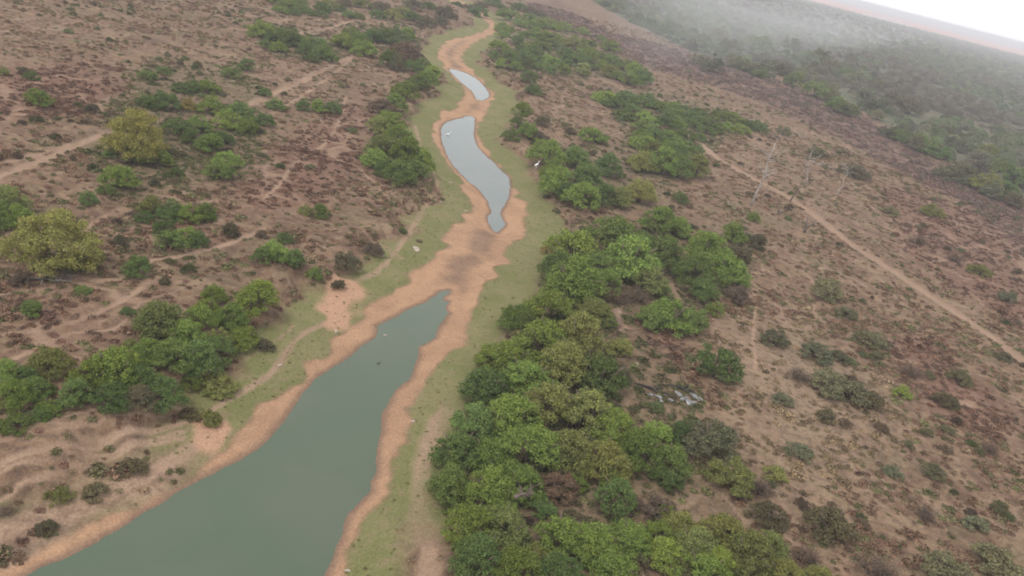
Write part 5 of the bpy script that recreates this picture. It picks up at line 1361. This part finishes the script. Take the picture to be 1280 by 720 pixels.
# ---------------------------------------------------------------- dead trees, logs, rubble, birds
def dead_tree(x, y, h, seed, material, label, lean=(.0, .0), limbs=6):
    rs = np.random.default_rng(seed)
    e = tag(obj('dead_tree', None, None, (x, y, hgt(x, y) - .1)), label, 'dead tree', 'bare dead trees')
    T = Tubes(); top = Vector((lean[0] * h, lean[1] * h, h))
    tr = [Vector((0, 0, 0))]
    for i in range(1, 6):
        u = i / 5
        tr.append(top * u + Vector((rs.normal(0, .035 * h), rs.normal(0, .035 * h), 0)))
    rad = [h * .022 * (1 - .75 * i / 5) for i in range(6)]
    T.add(tr, rad, 7)
    obj('trunk', T.mesh('trunk', material), e)
    for k in range(limbs):
        B = Tubes()
        u = rs.uniform(.35, 1.0); i = min(int(u * 5), 4)
        p = tr[i].lerp(tr[i + 1], u * 5 - i)
        a = rs.uniform(0, 6.28); d = Vector((math.cos(a), math.sin(a), rs.uniform(.3, 1.0))).normalized()
        Lg = h * rs.uniform(.16, .34)
        pts = [p, p + d * Lg * .4 + Vector(rs.normal(0, .02 * h, 3)), p + d * Lg * .75 + Vector(rs.normal(0, .035 * h, 3)), p + d * Lg + Vector(rs.normal(0, .05 * h, 3))]
        B.add(pts, [h * .010, h * .0075, h * .005, h * .002], 5)
        for _ in range(4):
            j = rs.integers(1, 3); q = pts[j] + (d + Vector(rs.normal(0, .6, 3))) * Lg * .35
            B.add([pts[j], (pts[j] + q) / 2 + Vector(rs.normal(0, .01 * h, 3)), q], [h * .0045, h * .003, h * .001], 4)
        obj('branch', B.mesh('branch', material), e)
    return e
DT = MISC['dead_trees']
dead_tree(*DT[0], 1, M_DEAD, 'tallest grey dead tree standing beside the dirt track', (.03, .02), 13)
dead_tree(*DT[1], 2, M_DARKDEAD, 'short dark dead tree right against the dirt track', (.12, .0), 7)
dead_tree(*DT[2], 3, M_DEAD, 'thin grey dead tree just beyond the dirt track', (-.04, .0), 8)
dead_tree(*DT[3], 4, M_DEAD, 'pale twisted dead tree on the plain beyond the track', (.10, .03), 9)

def forked_stump(x, y, h, seed, label):
    rs = np.random.default_rng(seed)
    e = tag(obj('forked_stump', None, None, (x, y, hgt(x, y) - .1)), label, 'stump', 'burnt stumps')
    T = Tubes(); T.add([(0, 0, 0), (.02, 0, h * .25), (.02, .02, h * .4)], [.30, .24, .22], 8)
    obj('trunk', T.mesh('trunk', M_DARKDEAD), e)
    for p in ([(0, 0, h * .32), (-.25, 0, h * .6), (-.32, .1, h)], [(0, 0, h * .3), (.6, 0, h * .55), (1.0, .1, h * .8), (1.05, .1, h * .98)]):
        T = Tubes(); T.add(p, [.2, .16, .12, .08][:len(p)], 7)
        obj('fork', T.mesh('fork', M_DARKDEAD), e)
forked_stump(*MISC['stump'], 2.7, 5, 'dark forked stump left of the dirt track')
forked_stump(*MISC['stump2'], 1.5, 6, 'small dark stump up the slope from the forked one')

def fallen_tree(x, y, rz, L_, seed, material, label):
    rs = np.random.default_rng(seed)
    e = tag(obj('fallen_tree', None, None, (x, y, hgt(x, y))), label, 'dead tree', 'fallen dead trees')
    e.rotation_euler = (0, 0, rz)
    T = Tubes(); T.add([(-L_ / 2, 0, .12), (0, .1, .16), (L_ / 2, -.1, .3)], [.14, .11, .05], 7)
    obj('trunk', T.mesh('trunk', material), e)
    for k in range(9):
        B = Tubes(); px = rs.uniform(-L_ * .3, L_ * .5); s = rs.choice((-1, 1))
        d = Vector((rs.uniform(.2, .8), s * rs.uniform(.4, 1), rs.uniform(.05, .5))).normalized(); g = rs.uniform(.25, .45) * L_
        p0 = Vector((px, 0, .16)); p1 = p0 + d * g * .5 + Vector((0, 0, rs.uniform(0, .2))); p2 = p0 + d * g + Vector((rs.normal(0, .3), rs.normal(0, .3), 0))
        p2.z = max(p2.z, .08)
        B.add([p0, p1, p2], [.055, .04, .012], 5)
        for _ in range(3):
            q = p1 + (d + Vector(rs.normal(0, .6, 3))) * g * .4; q.z = max(q.z, .06)
            B.add([p1, q], [.025, .008], 4)
        obj('branch', B.mesh('branch', material), e)
fallen_tree(*MISC['fallen'][0], .3, 4.2, 7, M_MIDDEAD, 'grey fallen dead tree under the large yellow olive tree')
fallen_tree(*MISC['fallen'][1], -.7, 7.0, 8, M_DEAD, 'pale fallen dead branches on the plain beyond the track')
fallen_tree(*MISC['branch'], .6, 1.3, 9, M_DARKDEAD, 'bare branch sticking out of the lower right bank thicket')
bpy.data.objects['fallen_tree.002'].location.z += 3.0 if 'fallen_tree.002' in bpy.data.objects else 0

def rock_mesh(seed, flat, material):
    rs = np.random.default_rng(seed)
    bm = bmesh.new(); bmesh.ops.create_icosphere(bm, subdivisions=2, radius=.5)
    cuts = [(Vector(rs.normal(size=3)).normalized(), rs.uniform(.26, .42)) for _ in range(9)]
    for v in bm.verts:
        for n_, d_ in cuts:
            k = v.co.dot(n_)
            if k > d_: v.co -= n_ * (k - d_)
        v.co.z *= flat
        v.co += Vector(rs.normal(0, .012, 3))
    me = bpy.data.meshes.new('rock'); bm.to_mesh(me); bm.free()
    me.materials.append(material)
    return me
rk = [rock_mesh(s, .6, M_ROCK) for s in range(4)]
rw = ['second pale slab from the left in the rubble', 'small pale rock in the left half of the rubble', 'pale rock at the back middle of the rubble', 'pale rock at the front middle of the rubble',
      'large whitish slab at the front right of the rubble', 'whitish rock at the back right of the rubble', 'rightmost whitish rock of the rubble', 'pale rock at the front left of the rubble', 'leftmost grey rock of the rubble', 'small rock in front of the left slabs of the rubble', 'small rock wedged in the back middle of the rubble', 'small rock in the very centre of the rubble', 'small rock at the front right corner of the rubble']
for i, (x, y) in enumerate(MISC['rubble']):
    s = (.7, .55, .7, .6, 1.0, .9, .7, .55, .6, .5, .6, .5, .6)[i]
    o = tag(obj('pale_rock', rk[i % 4], None, (x, y, hgt(x, y) + .12 * s)), rw[i], 'rock', 'pale rubble right of the thicket')
    o.scale = (s * 1.2, s, s * .9); o.rotation_euler = (.15 * (i % 3 - 1), .2 * (i % 2), i * 1.3)
def charred(x, y, rz, L_, label):
    T = Tubes(); T.add([(-L_ / 2, 0, .06), (-.3 * L_, .16, .10), (-.05 * L_, .02, .2), (.15 * L_, -.17, .14), (.35 * L_, .05, .22), (L_ / 2, .2, .1)], [.05, .11, .13, .09, .10, .03], 7)
    T.add([(.1 * L_, 0, .2), (.2 * L_, .4, .35), (.25 * L_, .8, .3)], [.1, .08, .03], 6)
    o = tag(obj('charred_log', T.mesh('charred_log', M_CHAR), None, (x, y, hgt(x, y))), label, 'log', 'charred logs')
    o.rotation_euler = (0, 0, rz)
charred(*MISC['logs'][0], -.25, 3.4, 'black charred log at the left of the pale rubble')
charred(*MISC['logs'][1], -.1, 2.6, 'black charred log behind the pale rubble')

st = [rock_mesh(20 + s, .45, M_STONE) for s in range(3)]
sw = ['pale stone at the sand edge beside the middle pool', 'broad flat pale stone on the left verge', 'pale stone on the verge nearest the middle pool', 'pale stone midway along the left verge',
      'pale stone on the grass left of the big pool head', 'pale stone beside the orange path', 'white stone alone on the left plain', 'small pale stone on the left verge above the beach',
      'pale stone on the right verge of the big pool', 'pale stone at the bottom of the right verge', 'small pale stone uphill of the rubble', 'small pale stone under the brown shrubs', 'pale reflection on the big pool, built as a stone']  # the last stone stands in for a pale reflection on the water
for i, (x, y) in enumerate(MISC['stones']):
    s = (.45, .9, .4, .4, .35, .35, .45, .45, .3, .3, .4, .3, .3)[i]
    o = tag(obj('stone', st[i % 3], None, (x, y, max(hgt(x, y), WATER_Z) + .06 * s)), sw[i], 'stone', 'loose pale stones')
    o.scale = (s * 1.5, s, s); o.rotation_euler = (0, 0, i * 2.1)

def bird(x, y, z, s, rz, standing, material, label, cat):
    T = Tubes(); L0 = .42 if standing else .03
    T.add([(-.34, 0, L0 + .02), (-.2, 0, L0 + .07), (0, 0, L0 + .13), (.16, 0, L0 + .19), (.22, 0, L0 + .30), (.19, 0, L0 + .42), (.24, 0, L0 + .50), (.31, 0, L0 + .50), (.44, 0, L0 + .47)],
          [.02, .075, .115, .085, .045, .035, .05, .045, .008], 8)
    if standing:
        for q in (-.04, .04): T.add([(.0, q, 0), (.02, q, .2), (.0, q, L0 + .06)], [.012, .01, .018], 5)
    o = tag(obj('white_bird' if cat == 'bird' and material is M_WHITE else 'dark_bird', T.mesh('bird', material), None, (x, y, z)), label, cat)
    o.scale = (s, s, s); o.rotation_euler = (0, 0, rz)
x, y = MISC['bird1']; bird(x, y, hgt(x, y), 1.5, .9, True, M_WHITE, 'white bird standing on the bank above the right verge', 'bird')
x, y = MISC['bird2']; bird(x, y, WATER_Z, 1.1, .3, False, M_WHITE, 'white bird floating on the middle pool', 'bird')
x, y = MISC['duck']; bird(x, y, WATER_Z, .5, .2, False, M_BIRD, 'small dark bird floating on the large green pool', 'bird')

# ---------------------------------------------------------------- aircraft window reflection, built as a pale volume over the far wood
def window_glare_volume():
    loop = smooth_loop(MISC['window_glare'], 60)
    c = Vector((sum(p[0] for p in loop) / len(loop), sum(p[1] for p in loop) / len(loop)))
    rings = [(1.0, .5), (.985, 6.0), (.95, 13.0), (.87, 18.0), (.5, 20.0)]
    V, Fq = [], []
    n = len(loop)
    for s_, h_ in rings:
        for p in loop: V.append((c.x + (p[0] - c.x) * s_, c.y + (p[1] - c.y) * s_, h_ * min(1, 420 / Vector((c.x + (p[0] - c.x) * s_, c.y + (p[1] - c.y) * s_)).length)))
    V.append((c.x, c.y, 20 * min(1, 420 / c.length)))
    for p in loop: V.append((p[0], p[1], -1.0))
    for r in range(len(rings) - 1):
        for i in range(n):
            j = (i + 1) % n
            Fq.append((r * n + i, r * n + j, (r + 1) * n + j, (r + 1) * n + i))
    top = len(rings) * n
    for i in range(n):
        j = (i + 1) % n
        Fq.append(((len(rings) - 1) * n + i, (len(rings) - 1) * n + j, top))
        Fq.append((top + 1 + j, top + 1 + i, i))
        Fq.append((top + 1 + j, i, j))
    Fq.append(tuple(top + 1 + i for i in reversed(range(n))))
    me = bpy.data.meshes.new('window_glare'); me.from_pydata(V, [], Fq)
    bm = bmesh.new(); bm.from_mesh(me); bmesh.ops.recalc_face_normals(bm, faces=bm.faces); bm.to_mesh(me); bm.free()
    m, t = mat('window_glare_air'); N = NT(t)
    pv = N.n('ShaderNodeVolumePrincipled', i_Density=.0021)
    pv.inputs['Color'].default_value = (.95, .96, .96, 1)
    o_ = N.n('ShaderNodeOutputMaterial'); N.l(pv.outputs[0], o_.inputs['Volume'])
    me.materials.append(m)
    tag(obj('window_glare', me), 'aircraft window reflection built as a pale volume over the far woodland', kind='stuff')
window_glare_volume()

# ---------------------------------------------------------------- haze: the air between the camera and the horizon
bm = bmesh.new()
bmesh.ops.create_cube(bm, size=1)
for v in bm.verts:
    v.co = Vector((v.co.x * 30000, 7500 + v.co.y * 17500, 18.5 + v.co.z * 45))
me = bpy.data.meshes.new('haze'); bm.to_mesh(me); bm.free()
m, t = mat('haze_air')
N = NT(t)
pv = N.n('ShaderNodeVolumePrincipled', i_Density=.00042, i_Anisotropy=0.0)
pv.inputs['Color'].default_value = (.93, .92, .95, 1)
o_ = N.n('ShaderNodeOutputMaterial'); N.l(pv.outputs[0], o_.inputs['Volume'])
me.materials.append(m)
hz = tag(obj('haze', me), 'thin pale haze over the plain', kind='stuff')
hz.display_type = 'WIRE'
print('tufts', N_TUFT, 'wood', N_WOOD, 'bushes', len(BUSHES))
